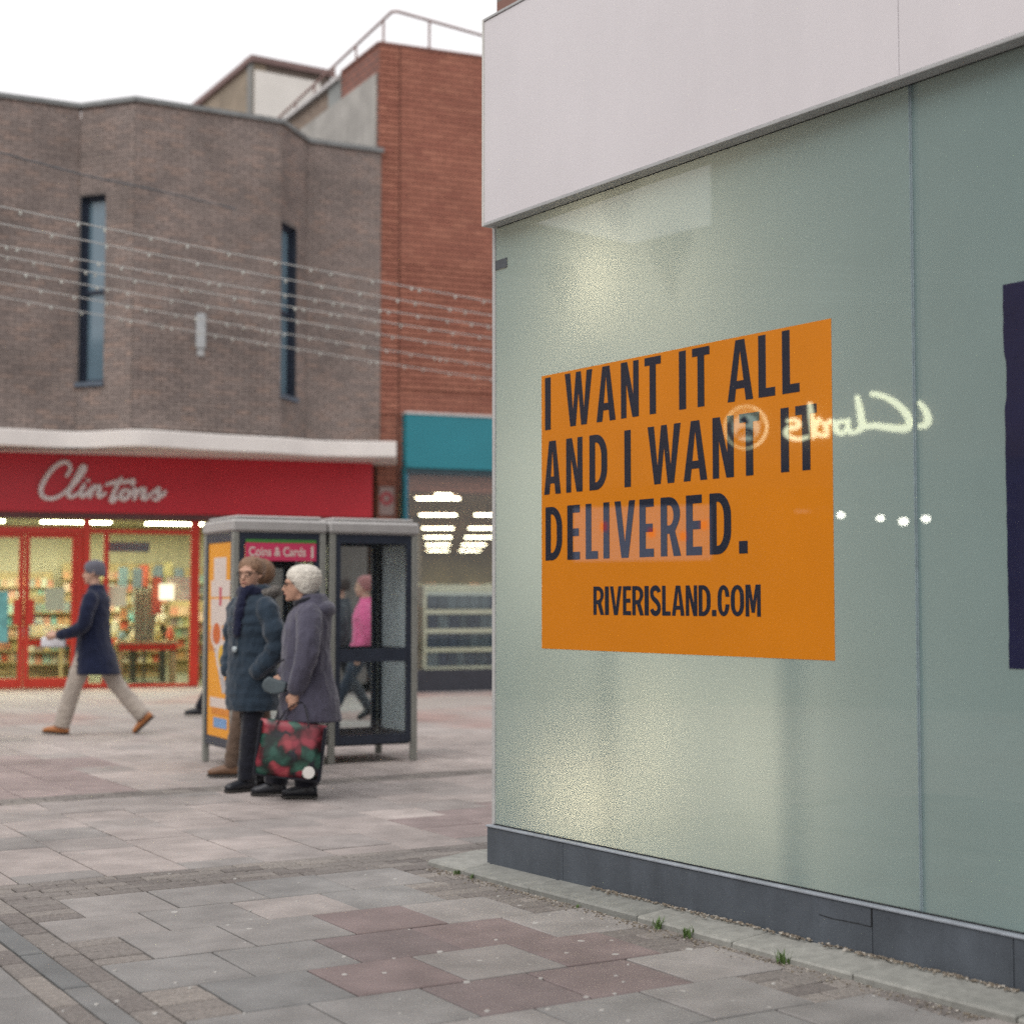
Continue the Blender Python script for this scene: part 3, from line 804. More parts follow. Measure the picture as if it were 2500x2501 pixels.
# ------------------------------------------------------------------ brick walls built brick by brick
def brick_wall(fr, L, z0, z1, holes, out_single, out_stuff, nmax, pick=None, bl=.225, bh=.075, depth=.03, joint=.010, jv=None):
    """running bond on the plane; holes are (s0, s1, z0, z1); pieces cut at the openings"""
    r = 0; z = z0
    while z < z1 - .01:
        zt = min(z + bh, z1)
        s = -bl / 2 if r % 2 else 0.0
        while s < L:
            a, b = max(s, 0), min(s + bl, L)
            parts = [(a, b)]
            for h0, h1, hz0, hz1 in holes:
                if zt > hz0 and z < hz1:
                    nn = []
                    for p, q in parts:
                        if q <= h0 or p >= h1: nn.append((p, q))
                        else:
                            if p < h0: nn.append((p, h0))
                            if q > h1: nn.append((h1, q))
                    parts = nn
            for p, q in parts:
                if q - p < .03: continue
                g = joint / 2; h = (jv or joint) / 2
                item = (fr, p + h, q - h, z + g, zt - g, random.random(), random.uniform(-.002, .002))
                if len(out_single) < nmax and (pick is None or pick(p, z)): out_single.append(item)
                else: out_stuff.append(item)
            s += bl
        z = zt; r += 1

def emit_bricks(single, rest, mat, parent, stuff_name, depth=.03):
    var = {}
    for fr, a, b, z0, z1, t, dz in single:
        tq = round(t * 7) / 7; key = (round(b - a, 3), round(z1 - z0, 3), tq)
        if key not in var:
            mb = MB(); mb.tone = tq
            l, h = (b - a) / 2, (z1 - z0) / 2
            mb.box(-l, l, -depth, 0, -h, h)
            me = mb.mesh('brick', True); me.materials.append(mat); var[key] = me
        p = fr.pt((a + b) / 2, dz, (z0 + z1) / 2)
        link_mesh('brick', var[key], None, parent, False, p, (0, 0, fr.ang()))
    mb = MB()
    for fr, a, b, z0, z1, t, dz in rest:
        mb.tone = t; mb.fbox(fr, a, b, -depth + dz, dz, z0, z1)
    if mb.f:
        me = mb.mesh(stuff_name, True)
        o = link_mesh(stuff_name, me, mat, parent); o['kind'] = 'stuff'

def wall_back(mb, fr, L, z0, z1, holes, o0, o1):
    """the mortar bed behind the bricks, left open at the windows"""
    if not holes: mb.fbox(fr, 0, L, o0, o1, z0, z1); return
    h0, h1, hz0, hz1 = holes[0]
    if h0 > 0: mb.fbox(fr, 0, h0, o0, o1, z0, z1)
    if h1 < L: mb.fbox(fr, h1, L, o0, o1, z0, z1)
    mb.fbox(fr, max(h0, 0), min(h1, L), o0, o1, z0, hz0); mb.fbox(fr, max(h0, 0), min(h1, L), o0, o1, hz1, z1)

# ------------------------------------------------------------------ card shop building (far left)
def gx(x, Y): return Vector(((x - 965.5) / 2979.3 * Y, Y))   # plan position seen at photo column x, Y metres ahead
BR_Z0, BR_Z1 = 4.0, 9.22
BROWN = [(0.0, (.20, .165, .152)), (.35, (.23, .19, .172)), (.7, (.25, .202, .182)), (1.0, (.275, .208, .178))]
M_BROWN = tonemat('brown_brick', BROWN, rough=.9, noise=.2, nscale=18, speck=.2, patch=.22, bump=.3)
M_MORT = pm('mortar', (.165, .145, .135), .95, .15, 3)
card = empty('card_shop_building', (gx(300, 25.0).x, 25.0, 0))
tag(card, 'brown brick shop building with folded wall above a red shopfront', 'building')
zig = [(-620, 24.4), (-420, 24.9), (-170, 23.7), (140, 24.76), (245, 24.40), (525, 25.57), (575, 26.64), (716, 27.25)]
zp = [gx(*q) for q in zig]
single, rest = [], []
back = MB(); cop = MB()
M_WFRAME = pm('window_frame', (.02, .028, .05), .5, .2, 10)
M_WGLASS = pm('sky_tinted_glass', (.13, .20, .25), .08, .1, 2, spec=.8)  # blue base colour stands in for the sky reflected in the panes
for i in range(len(zp) - 1):
    f = Fr(zp[i], zp[i + 1]); holes = []
    if i == 3:
        s0, zt = on(f, 142, 372); s1, _ = on(f, 200, 372); _, zb = on(f, 150, 722); holes = [(max(s0, .02), s1, zb, zt)]
    if i == 5:
        s0, zt = on(f, 532, 417); s1, _ = on(f, 561, 425); _, zb = on(f, 545, 748); holes = [(s0, s1, zb, zt)]
    if i < 2: rest_t = []; brick_wall(f, f.len, BR_Z0, BR_Z1, holes, [], rest_t, 0); rest += rest_t
    else: brick_wall(f, f.len, BR_Z0, BR_Z1, holes, single, rest, 300, (lambda p, z: z > 4.0) if i == 4 else (lambda p, z: False))
    wall_back(back, f, f.len, BR_Z0, BR_Z1, holes, -.30, -.010)
    cop.fbox(f, -.03, f.len + .03, -.34, .05, BR_Z1 + .002, BR_Z1 + .075)
    for h0, h1, hz0, hz1 in holes:
        win = MB(); d = -.14 if i == 3 else -.12
        win.fbox(f, h0, h0 + .05, d - .05, d + .02, hz0, hz1); win.fbox(f, h1 - .05, h1, d - .05, d + .02, hz0, hz1)
        win.fbox(f, h0 + .05, h1 - .05, d - .05, d + .02, hz1 - .06, hz1); win.fbox(f, h0 + .05, h1 - .05, d - .05, d + .02, hz0, hz0 + .05)
        zm = hz0 + (hz1 - hz0) * .48
        win.fbox(f, h0 + .05, h1 - .05, d - .05, d + .015, zm, zm + .05)
        wo_ = win.build('window', M_WFRAME, card)
        for a, b in ((hz0 + .05, zm), (zm + .05, hz1 - .06)):
            pn = MB(); pn.fbox(f, h0 + .05, h1 - .05, d - .045, d - .03, a, b); pn.build('pane', M_WGLASS, wo_)
        sl = MB(); sl.fbox(f, h0 - .03, h1 + .02, -.14, .05, hz0 - .07, hz0 - .002); sl.build('sill', pm('slate_sill', (.10, .13, .17), .5, .15, 8), wo_)
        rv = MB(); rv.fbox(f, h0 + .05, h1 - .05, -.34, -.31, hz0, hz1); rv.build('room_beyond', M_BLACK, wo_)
        rl = MB(); rl.fbox(f, h0 - .0, h0 + .004, -.12, -.012, hz0, hz1); rl.fbox(f, h1 - .004, h1, -.12, -.012, hz0, hz1); rl.fbox(f, h0 + .004, h1 - .004, -.12, -.012, hz1 - .004, hz1)
        rl.build('reveal', pm('dark_reveal', (.03, .04, .06), .7, .2, 8), wo_)
emit_bricks(single, rest, M_BROWN, card, 'upper_brickwork')
back.build('mortar_bed', M_MORT, card)
cop.build('coping', pm('lead_coping', (.19, .20, .20), .6, .2, 4), card)
mb = MB()
plan = [(p.x, p.y) for p in zp]
mb.prism([(p.x + .0, p.y + .36) for p in zp] + [(zp[-1].x + .2, 36), (zp[0].x, 36)], 9.0, 9.15); mb.build('roof', pm('roof_felt', (.12, .12, .12), .9, .2, 2), card)
mb = MB(); mb.box(zp[0].x - 2, zp[0].x - 1.9, 24.5, 36, 0, 9.1); mb.box(zp[0].x, zp[-1].x + .2, 36, 36.2, 0, 9.1); mb.build('rear_wall', M_MORT, card)
# wall lamp
f4 = Fr(zp[4], zp[5]); s0, za = on(f4, 368, 592); s1, zb = on(f4, 387, 660)
mb = MB(); mb.fbox(f4, s0 + .01, s1 - .01, .003, .09, zb, za); o = mb.build('wall_lamp', pm('lamp_plastic', (.40, .42, .43), .4, .1, 10), card, bevel=.02)
mb = MB(); mb.fbox(f4, s0 + .03, s1 - .03, .003, .07, zb - .12, zb - .005); mb.build('lamp_base', M_FTRIM, o, bevel=.01)

# canopy: wavy white edge over the shop
SF = Fr(gx(0, 24.8), gx(703, 26.8))       # shopfront plane
M_CANOPY = pm('white_canopy', (.72, .69, .66), .55, .06, 2)
edge = catmull([gx(-420, 24.2).to_3d(), gx(-170, 23.35).to_3d(), gx(0, 23.75).to_3d(), gx(140, 24.25).to_3d(), gx(262, 23.95).to_3d(), gx(400, 24.6).to_3d(), gx(530, 25.15).to_3d(), gx(610, 25.6).to_3d(), gx(747, 25.75).to_3d()], 8)
poly = [(p.x, p.y) for p in edge] + [(gx(747, 27.2).x, 27.2), (zp[-1].x - .1, zp[-1].y + .3), (SF.pt(-6.0, -.4, 0).x, SF.pt(-6.0, -.4, 0).y)]
mb = MB(); mb.prism(poly, 3.735, 3.998); mb.build('canopy', M_CANOPY, card, bevel=.02)
# red sign board
M_RED = pm('red_sign', (.52, .02, .035), .42, .06, 1.5)
M_REDF = pm('red_frame', (.50, .035, .018), .4, .08, 3)
s1, _ = on(SF, 703, 975)
sign = MB(); sign.fbox(SF, -6.0, s1, -.16, .0, 2.80, 3.733); sg = sign.build('sign_board', M_RED, card, bevel=.01)
mb = MB(); mb.fbox(SF, -6.0, s1, -.30, -.02, 2.70, 2.797); mb.build('sign_underside', pm('sign_underside', (.10, .035, .035), .6, .15, 6), card)  # dark underside of the sign, its shade put into the colour
CR = 850 / 1932.0
def sgn(x, y): return on(SF, x * CR, 1000 + y * CR, 0, 1.0)
def script(strokes, fr, mapf, rad, o, name, mat, parent, depth=.5, k=5):
    mb = MB()
    for st in strokes:
        w = 1.0
        if isinstance(st, dict): w = st['w']; st = st['p']
        pts = [mapf(*p) for p in st]
        path = catmull([fr.pt(a, o, b) for a, b in pts], k) if len(pts) > 1 else [fr.pt(pts[0][0] - rad * .4, o, pts[0][1]), fr.pt(pts[0][0] + rad * .4, o, pts[0][1])]
        n = len(path)
        rr = [rad * w * (.62 + .38 * math.sin(math.pi * min(max(i / (n - 1), .08), .92))) for i in range(n)]
        mb.tube(path, rr, 8, round_ends=True)
    return mb.build(name, mat, parent, smooth=True)
clint = [
    [(372, 368), (392, 335), (382, 300), (345, 295), (290, 335), (245, 400), (228, 450), (245, 488), (295, 495), (345, 472), (392, 432)],
    [(385, 445), (430, 400), (468, 345), (472, 318), (455, 322), (425, 380), (390, 440), (380, 475), (400, 486), (440, 462), (470, 425)],
    [(468, 418), (450, 455), (455, 482), (480, 470), (505, 440)], [(488, 392), (492, 396)],
    [(520, 425), (508, 455), (500, 488)], [(506, 462), (530, 432), (552, 428), (552, 450), (545, 476), (560, 484), (585, 465)],
    [(672, 382), (650, 425), (630, 470), (618, 505), (632, 508), (650, 490)], [(592, 418), (640, 404), (700, 402), (742, 392)],
    [(712, 448), (690, 448), (672, 470), (674, 494), (694, 498), (714, 480), (716, 458), (706, 448)], [(716, 456), (736, 462), (748, 440)], [(744, 392), (735, 420)],
    [(762, 445), (752, 475), (745, 500)], [(752, 476), (778, 446), (800, 442), (800, 462), (790, 488), (806, 498), (832, 476)],
    [(832, 476), (868, 446), (884, 440), (872, 456), (884, 478), (874, 500), (850, 498)], [(884, 486), (904, 474), (918, 456)]]
script(clint, SF, sgn, .042, .025, 'lettering', pm('white_letters', (.74, .70, .70), .45, .04, 4), sg)

# shopfront frame: posts, rails, doors, panes
def fx(x): return sgn(x, 1000)[0]
TR0, TR1 = sgn(300, 690)[1], sgn(300, 652)[1]    # transom rail
HEAD = 2.70
B0 = .0; B1 = .17
M_SHOPGLASS = clear_glass('shop_glass', (.97, .98, .96), 1.35)
def bar(name, x0, x1, z0, z1, o0=-.13, o1=-.05, par=None, b=.006):
    mb = MB(); mb.fbox(SF, x0, x1, o0, o1, z0, z1); return mb.build(name, M_REDF, par or card, bevel=b)
def gpane(par, x0, x1, z0, z1, o=-.095):
    mb = MB(); mb.fbox(SF, x0, x1, o - .004, o + .004, z0, z1); return mb.build('pane', M_SHOPGLASS, par)
X = {k: fx(k) for k in (105, 137, 167, 428, 462, 500, 578, 606, 1062, 1110)}
XL = -5.9
bar('post', X[462], X[500], B0, HEAD, -.15, -.03)
bar('post', X[428] + .004, X[462] - .004, B0, TR0, -.13, -.05)
bar('transom_rail', XL, X[462] - .003, TR0 + .003, TR1, -.14, -.04)
bar('transom_rail', X[500] + .003, X[1110] + .0, TR0 + .02, TR1 - .02, -.14, -.04)
bar('post', X[578], X[606], B0, TR0 + .017, -.13, -.05)
bar('post', X[1062], X[1110], B0, HEAD, -.13, -.05)
bar('post', X[1110] + .75, X[1110] + .83, B0, HEAD, -.13, -.05)
for a in (XL, ): bar('post', a - .1, a - .004, B0, HEAD, -.15, -.03)
tw = [gpane(card, XL, X[462] - .004, TR1 + .003, HEAD), gpane(card, X[500] + .004, X[1062] - .004, TR1 - .017, HEAD), gpane(card, X[1110] + .004, X[1110] + .745, .03, HEAD)]
def door(x0, x1, hinge, label_handle=True):
    d = bar('door', x0, x0 + .075, .012, TR0, -.125, -.055)
    bar('stile', x1 - .075, x1, .012, TR0, -.125, -.055, d)
    bar('door_rail', x0 + .077, x1 - .077, .012, B1, -.125, -.055, d); bar('door_rail', x0 + .077, x1 - .077, TR0 - .06, TR0, -.125, -.055, d)
    gpane(d, x0 + .077, x1 - .077, B1 + .002, TR0 - .062)
    zc = sgn(150, 1125)[1]
    hx = x0 + .03 if hinge == 'r' else x1 - .03 - .12
    mb = MB(); mb.fbox(SF, hx, hx + .12, -.05, -.01, zc - .20, zc + .20); mb.build('handle', M_REDF, d, bevel=.01)
door(X[137] + .006, X[428] - .0, 'r')
wd = X[428] - X[137]
door(X[137] - .006 - wd, X[137] - .006, 'l')
xx = X[137] - .012 - wd
bar('post', xx - .09, xx - .004, B0, TR0, -.13, -.05)
bar('base_rail', XL, xx - .094, .0, B1, -.12, -.06); gpane(card, XL, xx - .094, B1 + .004, TR0)
bar('base_rail', X[500] + .004, X[578] - .004, .0, B1 * .4, -.12, -.06); gpane(card, X[500] + .004, X[578] - .004, B1 * .4 + .004, TR0 + .015)
bar('base_rail', X[606] + .004, X[1062] - .004, .0, .05, -.12, -.06); gpane(card, X[606] + .004, X[1062] - .004, .054, TR0 + .015)
# inside of the card shop
M_CREAM = pm('cream_wall', (.56, .53, .40), .8, .06, 2)
M_CEIL = pm('shop_ceiling', (.66, .63, .50), .8, .05, 2)
M_FLOOR = pm('shop_floor', (.16, .17, .13), .35, .15, 3)
D1 = 9.0
mb = MB(); mb.fbox(SF, -6.0, 5.9, -D1, -.16, -.02, -.001); mb.build('shop_floor', M_FLOOR, card)
mb = MB(); mb.fbox(SF, -6.0, 5.9, -D1, -.31, 3.0, 3.1); mb.build('shop_ceiling', M_CEIL, card)
mb = MB(); mb.fbox(SF, -6.0, 5.9, -D1 - .1, -D1, 0, 3.0); mb.fbox(SF, -6.1, -6.0, -D1, -.2, 0, 3.7); mb.fbox(SF, 5.9, 5.97, -D1, -.26, 0, 3.7); mb.build('shop_wall', M_CREAM, card)
mb = MB(); mb.fbox(SF, X[1110] + .84, 5.97, -.25, -.17, 0, 3.7); mb.build('side_pier', M_MORT, card)
M_TUBE = em('ceiling_light_glow', (1.0, .98, .68), 19.0); M_TUBE.cycles.emission_sampling = 'FRONT'
def link_down(name, mb, mat, parent):
    me = mb.mesh(name)
    if me.polygons[0].normal.z > 0: me.flip_normals()
    return link_mesh(name, me, mat, parent)
for r in range(3):
    for c in range(5):
        s0 = -5.2 + c * 2.05; o0 = -1.1 - r * 2.7
        P = SF.pt; mb = MB(); mb.fbox(SF, s0 - .02, s0 + 1.37, o0 - .57, o0 + .02, 2.972, 2.999); hs = mb.build('ceiling_light', M_CEIL, card)
        mb = MB(); mb.quad(P(s0, o0 - .55, 2.968), P(s0 + 1.35, o0 - .55, 2.968), P(s0 + 1.35, o0, 2.968), P(s0, o0, 2.968)); link_down('diffuser', mb, M_TUBE, hs)

CARDC = [(.62, .55, .40), (.55, .12, .08), (.70, .66, .55), (.20, .30, .35), (.45, .40, .20), (.65, .30, .18), (.12, .16, .20), (.60, .60, .50), (.15, .42, .42), (.68, .62, .30)]
CM = [pm('card_%d' % i, c, .6, .25, 9) for i, c in enumerate(CARDC)]
CTONE = tonemat('printed_cards', [(i / 9, c) for i, c in enumerate(CARDC)], rough=.5, noise=.25, nscale=14, bump=0)
M_WOOD = pm('pale_wood', (.42, .33, .18), .55, .2, 6)
M_DKW = pm('dark_metal', (.05, .055, .045), .5, .2, 8)
def card_rack(s, o, w, h, label, tiers=7):
    rt = tag(empty('card_rack', SF.pt(s, o, 0)), label, 'rack', 'card racks inside the card shop')
    mb = MB(); mb.fbox(SF, s, s + w, o - .06, o, 0, h); mb.build('back_panel', M_WOOD, rt)
    cards = MB()
    for t in range(tiers):
        z = .25 + t * (h - .35) / tiers
        mb = MB(); mb.fbox(SF, s, s + w, o + .002, o + .14, z, z + .025); mb.build('shelf', M_WOOD, rt)
        x = s + .01
        while x < s + w - .1:
            cw = random.uniform(.09, .16); ch = min(random.uniform(.13, .21), (h - .35) / tiers - .05); cards.tone = random.random()
            cards.fbox(SF, x, min(x + cw, s + w), o + .03, o + .045, z + .026, z + .026 + ch); x += cw + .012
    c = cards.build('cards', CTONE, rt, tone=True); c['kind'] = 'stuff'
for i, (s, w, h, lb) in enumerate([(-5.8, 2.2, 2.1, 'wall rack of cards at the far left of the card shop'), (-3.4, 2.2, 2.2, 'wall rack of cards behind the left shop door'), (-1.0, 2.3, 2.0, 'wall rack of cards seen through the left door glass'),
                                     (1.5, 2.2, 2.2, 'wall rack of cards behind the walking man'), (3.9, 1.9, 2.1, 'wall rack of cards behind the right window')]):
    card_rack(s, -8.7, w, h, lb)
for s, o, w, h, lb in [(-.6, -4.6, 1.2, 1.45, 'low gondola of cards in the middle of the shop, left'), (1.3, -5.6, 1.3, 1.5, 'low gondola of cards deep in the shop centre'), (3.3, -5.2, 1.6, 1.4, 'low gondola of cards deep behind the right window')]:
    card_rack(s, o, w, h, lb, 5)
def display_table(s, o, w, d, h, label, red=True):
    rt = tag(empty('display_table', SF.pt(s, o, 0)), label, 'table', 'display tables in the card shop')
    mb = MB(); mb.fbox(SF, s, s + w, o - d, o, h - .05, h); mb.build('table_top', M_WOOD, rt)
    if red:
        mb = MB(); mb.fbox(SF, s + .02, s + w - .02, o + .002, o + .014, h - .16, h - .055); mb.build('red_valance', M_REDF, rt)
    for a in (s + .03, s + w - .09):
        for b in (o - .09, o - d + .03):
            mb = MB(); mb.fbox(SF, a, a + .06, b, b + .06, 0, h - .052); mb.build('leg', M_WOOD if red else M_DKW, rt)
    return h
GIFT = ['gift_box', 'teddy_bear', 'vase', 'gift_bag']
def gift(kind, s, o, z, k, label):
    m = CM[k % len(CM)]; p = SF.pt(s, o, z); h = random.uniform(.14, .30); mb = MB()
    rt = tag(empty(kind, p), label, kind.replace('_', ' '), 'gifts on the card shop tables')
    if kind == 'gift_box':
        mb.box(-.09, .09, -.07, .07, 0, h * .7); mb.build('box', m, rt, local=True, bevel=.006)
        l = MB(); l.box(-.095, .095, -.075, .075, h * .7 + .001, h * .7 + .035); l.build('lid', CM[(k + 3) % 10], rt, local=True, bevel=.005)
    elif kind == 'teddy_bear':
        mb.ball((0, 0, .09), (.08, .075, .09)); mb.ball((0, 0, .21), .06); mb.ball((-.045, 0, .265), .022); mb.ball((.045, 0, .265), .022); mb.ball((0, -.055, .20), .025)
        mb.tube([(-.05, -.02, .13), (-.10, -.05, .08)], .025, 8, round_ends=True); mb.tube([(.05, -.02, .13), (.10, -.05, .08)], .025, 8, round_ends=True)
        mb.tube([(-.04, -.02, .04), (-.06, -.10, .03)], .03, 8, round_ends=True); mb.tube([(.04, -.02, .04), (.06, -.10, .03)], .03, 8, round_ends=True)
        mb.build('body', m, rt, local=True, smooth=True)
    elif kind == 'vase':
        mb.stack([(0, 0, 0, .04, .04), (.02, 0, 0, .06, .06), (h * .5, 0, 0, .075, .075), (h * .8, 0, 0, .035, .035), (h, 0, 0, .045, .045)], 14); mb.build('body', m, rt, local=True, smooth=True)
    else:
        mb.hexa([(-.07, -.04, 0), (.07, -.04, 0), (.07, .04, 0), (-.07, .04, 0), (-.09, -.045, h), (.09, -.045, h), (.09, .045, h), (-.09, .045, h)]); mb.build('bag', m, rt, local=True)
        l = MB(); l.tube(catmull([(-.04, -.04, h - .01), (-.03, -.04, h + .06), (.03, -.04, h + .06), (.04, -.04, h - .01)], 4), .004, 6); l.build('handle', M_DKW, rt, local=True)
tabs = [(X[167] - .1, -1.5, 1.0, .7, .80, 'display table with a red valance behind the right door leaf', True), (X[105] - 1.5, -1.7, 1.1, .7, .78, 'display table with a red valance behind the left door leaf', True),
        (X[1062] - 1.05, -1.1, 1.0, .6, .72, 'low display table with a red valance in the right window', True), (X[606] + .55, -1.8, .62, .55, 1.02, 'tall narrow dark-legged table in the right window', False),
        (X[428] - .1, -2.9, 1.1, .7, .78, 'display table behind the walking man', True)]
words = {'gift_box': ['boxed gift', 'wrapped box'], 'teddy_bear': ['small teddy bear'], 'vase': ['pottery vase'], 'gift_bag': ['paper gift bag']}
short = ['on the table behind the right door', 'on the table behind the left door', 'on the low table in the right window', 'on the tall table in the right window', 'on the table behind the walking man']
colw = ['cream', 'dark red', 'off-white', 'slate blue', 'olive', 'orange', 'black', 'ivory', 'teal', 'yellow']
kk = 0
for ti, (s, o, w, d, h, lb, rd) in enumerate(tabs):
    display_table(s, o, w, d, h, lb, rd)
    n = max(3, int(w / .2))
    for i in range(n):
        kind = GIFT[(kk * 3 + i) % 4]; k = (kk * 7 + 3) % 10
        gift(kind, s + .1 + (w - .2) * i / max(n - 1, 1), o - d * random.uniform(.3, .65), h + .001, k, '%s %s %s, %s from left' % (colw[k], words[kind][0], short[ti], ('first', 'second', 'third', 'fourth', 'fifth', 'sixth', 'seventh')[i])); kk += 1
# hanging panel of scarves and a blank price card in the window
rt = tag(empty('scarf_stand', SF.pt(X[606] + .55, -1.25, 0)), 'tall stand hung with a blue-green patterned scarf in the right window', 'scarf stand')
sx = X[606] + .50
mb = MB(); mb.tube([SF.pt(sx + .2, -1.2, .02), SF.pt(sx + .2, -1.2, 1.62)], .018, 8); mb.tube([SF.pt(sx - .02, -1.2, 1.60), SF.pt(sx + .42, -1.2, 1.60)], .016, 8); mb.fbox(SF, sx + .02, sx + .38, -1.34, -1.06, 0, .02); mb.build('stand', M_DKW, rt)
mb = MB(); n = 14
pa = [SF.pt(sx + .44 * i / n, -1.17 + .03 * math.sin(i * 1.9), 1.6) for i in range(n + 1)]; pb = [SF.pt(sx + .03 + .30 * i / n, -1.15 + .04 * math.sin(i * 1.9 + 1), .62 + .02 * math.sin(i)) for i in range(n + 1)]
for i in range(n): mb.quad(pb[i], pb[i + 1], pa[i + 1], pa[i])
vm, vnt, vb = new_mat('patterned_scarf'); vv = vnt.nodes.new('ShaderNodeTexVoronoi'); vv.inputs['Scale'].default_value = 16; vnt.links.new(coords(vnt, 'World'), vv.inputs['Vector'])
vr = vnt.nodes.new('ShaderNodeValToRGB'); vr.color_ramp.elements[0].color = (.05, .10, .14, 1); vr.color_ramp.elements[1].color = (.45, .45, .33, 1); vr.color_ramp.elements[1].position = .5
vnt.links.new(vv.outputs['Distance'], vr.inputs['Fac']); vnt.links.new(vr.outputs['Color'], vb.inputs['Base Color'])
o = mb.build('scarf', vm, rt); o.modifiers.new('t', 'SOLIDIFY').thickness = .006
mb = MB(); mb.fbox(SF, X[606] + .05, X[1062] - .6, -.75, -.62, 2.20, 2.36); mb.build('window_bulkhead', pm('blue_grey_bulkhead', (.20, .24, .29), .6, .1, 5), card)
for i, (f_, z_, o_, k_) in enumerate(((.30, 1.55, -2.6, 6), (.42, 1.62, -3.0, 1), (.58, 1.60, -2.6, 6), (.72, 1.66, -2.8, 4), (.86, 1.55, -2.6, 6), (.14, 1.58, -3.0, 3))):
    s_ = X[606] + (X[1062] - X[606]) * f_ + .25; h_ = .42
    rt = tag(empty('hanging_bag', SF.pt(s_, o_, z_)), '%s tote bag hanging on a cord in the right window, %s from the left' % (colw[k_], ('second', 'third', 'fourth', 'fifth', 'last', 'first')[i]), 'bag', 'bags hanging in the card shop window')
    mb = MB(); mb.fbox(SF, s_, s_ + .17, o_ - .03, o_ + .03, z_, z_ + h_); mb.build('bag_body', CM[k_], rt, bevel=.02)
    mb = MB(); mb.tube([SF.pt(s_ + .03, o_, z_ + h_ - .01), SF.pt(s_ + .085, o_, z_ + h_ + .15), SF.pt(s_ + .14, o_, z_ + h_ - .01)], .006, 6); mb.tube([SF.pt(s_ + .085, o_, z_ + h_ + .15), SF.pt(s_ + .085, o_, 2.998)], .004, 6); mb.build('handle', M_DKW, rt)
for s, o, w, h, lb in [(.55, -3.4, .9, 1.5, 'card rack just inside the double doors'), (2.2, -3.6, .8, 1.35, 'card rack behind the scarf stand'), (-1.3, -3.3, .9, 1.45, 'card rack behind the left door leaf'), (3.3, -2.5, .8, 1.3, 'card rack at the right end of the window')]:
    card_rack(s, o, w, h, lb, 5)
def notice(name, s, z0, w, h, o, mat, label, cat='notice'):
    mb = MB(); mb.fbox(SF, s, s + w, o - .006, o, z0, z0 + h); tag(mb.build(name, mat), label, cat)
s, z = sgn(255, 990); notice('price_card', s, z - .36, .30, .36, -.105, pm('pale_card', (.52, .54, .42), .6, .1, 8), 'pale blank card fixed inside the right door glass')
s, z = sgn(610, 980); notice('price_card', s, z - .33, .28, .33, -.16, pm('white_card', (.75, .68, .52), .6, .05, 8), 'small cream card at the left edge of the right window')
s, z = sgn(965, 925); notice('price_card', s, z - .40, .40, .40, -.9, CM[2], 'large cream card hung in the right window')
s, z = sgn(915, 970); notice('lit_card', s, z - .25, .24, .26, -.70, em('lit_card', (1, .95, .7), .8), 'small bright lit card in the right window', 'card')
s, z = sgn(880, 925); notice('red_ribbon_panel', s, z - .62, .16, .62, -.85, CM[1], 'dark red hanging panel beside the lit card', 'panel')
s, z = sgn(-20, 1010); notice('teal_sticker', s, z - .80, .19, .80, -.088, CM[8], 'tall teal sticker on the left door glass', 'sticker')

# ------------------------------------------------------------------ red brick building
RC = gx(711, 27.3); RF = Fr(RC, gx(925, 28.1))
ROOF = 11.17
sback = gx(525, 31.75)
RS = Fr(sback, RC)                 # side wall: s from the back to the street corner, o towards the left
REDB = [(0.0, (.28, .108, .075)), (.35, (.305, .122, .083)), (.7, (.325, .132, .09)), (1.0, (.35, .148, .10))]
M_REDB = tonemat('red_brick', REDB, rough=.9, noise=.15, nscale=18, speck=.15, patch=.10, bump=.3)
M_REDMORT = pm('red_mortar', (.21, .10, .08), .95, .15, 3)
redb = empty('red_brick_building', (RC.x, RC.y, 0))
tag(redb, 'tall red brick building with a teal shop fascia and roof railing', 'building')
sj, _ = on(RF, 752, 600); RL = 2.45
single, rest = [], []
brick_wall(RF, sj - .012, -.2, ROOF, [], single, rest, 300, lambda p, z: 4.6 < z, bl=.28, bh=.105, joint=.020, jv=.007)
n0 = len(single)
fb = Fr(RF.pt(sj + .012, 0, 0).to_2d(), RF.pt(sj + 1, 0, 0).to_2d())
brick_wall(fb, RL - sj, 3.3, ROOF, [], single, rest, 300, lambda p, z: z > 5.0, bl=.28, bh=.105, joint=.020, jv=.007)
emit_bricks(single, rest, M_REDB, redb, 'red_brickwork')
mb = MB(); mb.fbox(RF, .012, sj - .012, -.4, -.010, -.2, ROOF - .01); mb.fbox(RF, sj + .012, 9.0, -.4, -.010, 3.3, ROOF - .01); mb.build('mortar_bed', M_REDMORT, redb)
mb = MB(); mb.fbox(RF, sj - .012, sj + .012, -.4, -.02, -.2, ROOF - .01); mb.build('movement_joint', pm('joint_sealant', (.07, .04, .035), .8, .1, 5), redb)
mb = MB(); mb.fbox(RF, RL + .012, 9.0, -.38, .0, 3.3, ROOF); mb.build('plain_wall', brick_tex('far_red_brick', (.25, .09, .06), (.31, .12, .075), (.15, .09, .08), fr=RF), redb)
mb = MB(); mb.fbox(RF, -.0, 9.0, -.42, .015, ROOF + .001, ROOF + .06); mb.build('coping', pm('red_coping', (.20, .09, .07), .8, .15, 4), redb)
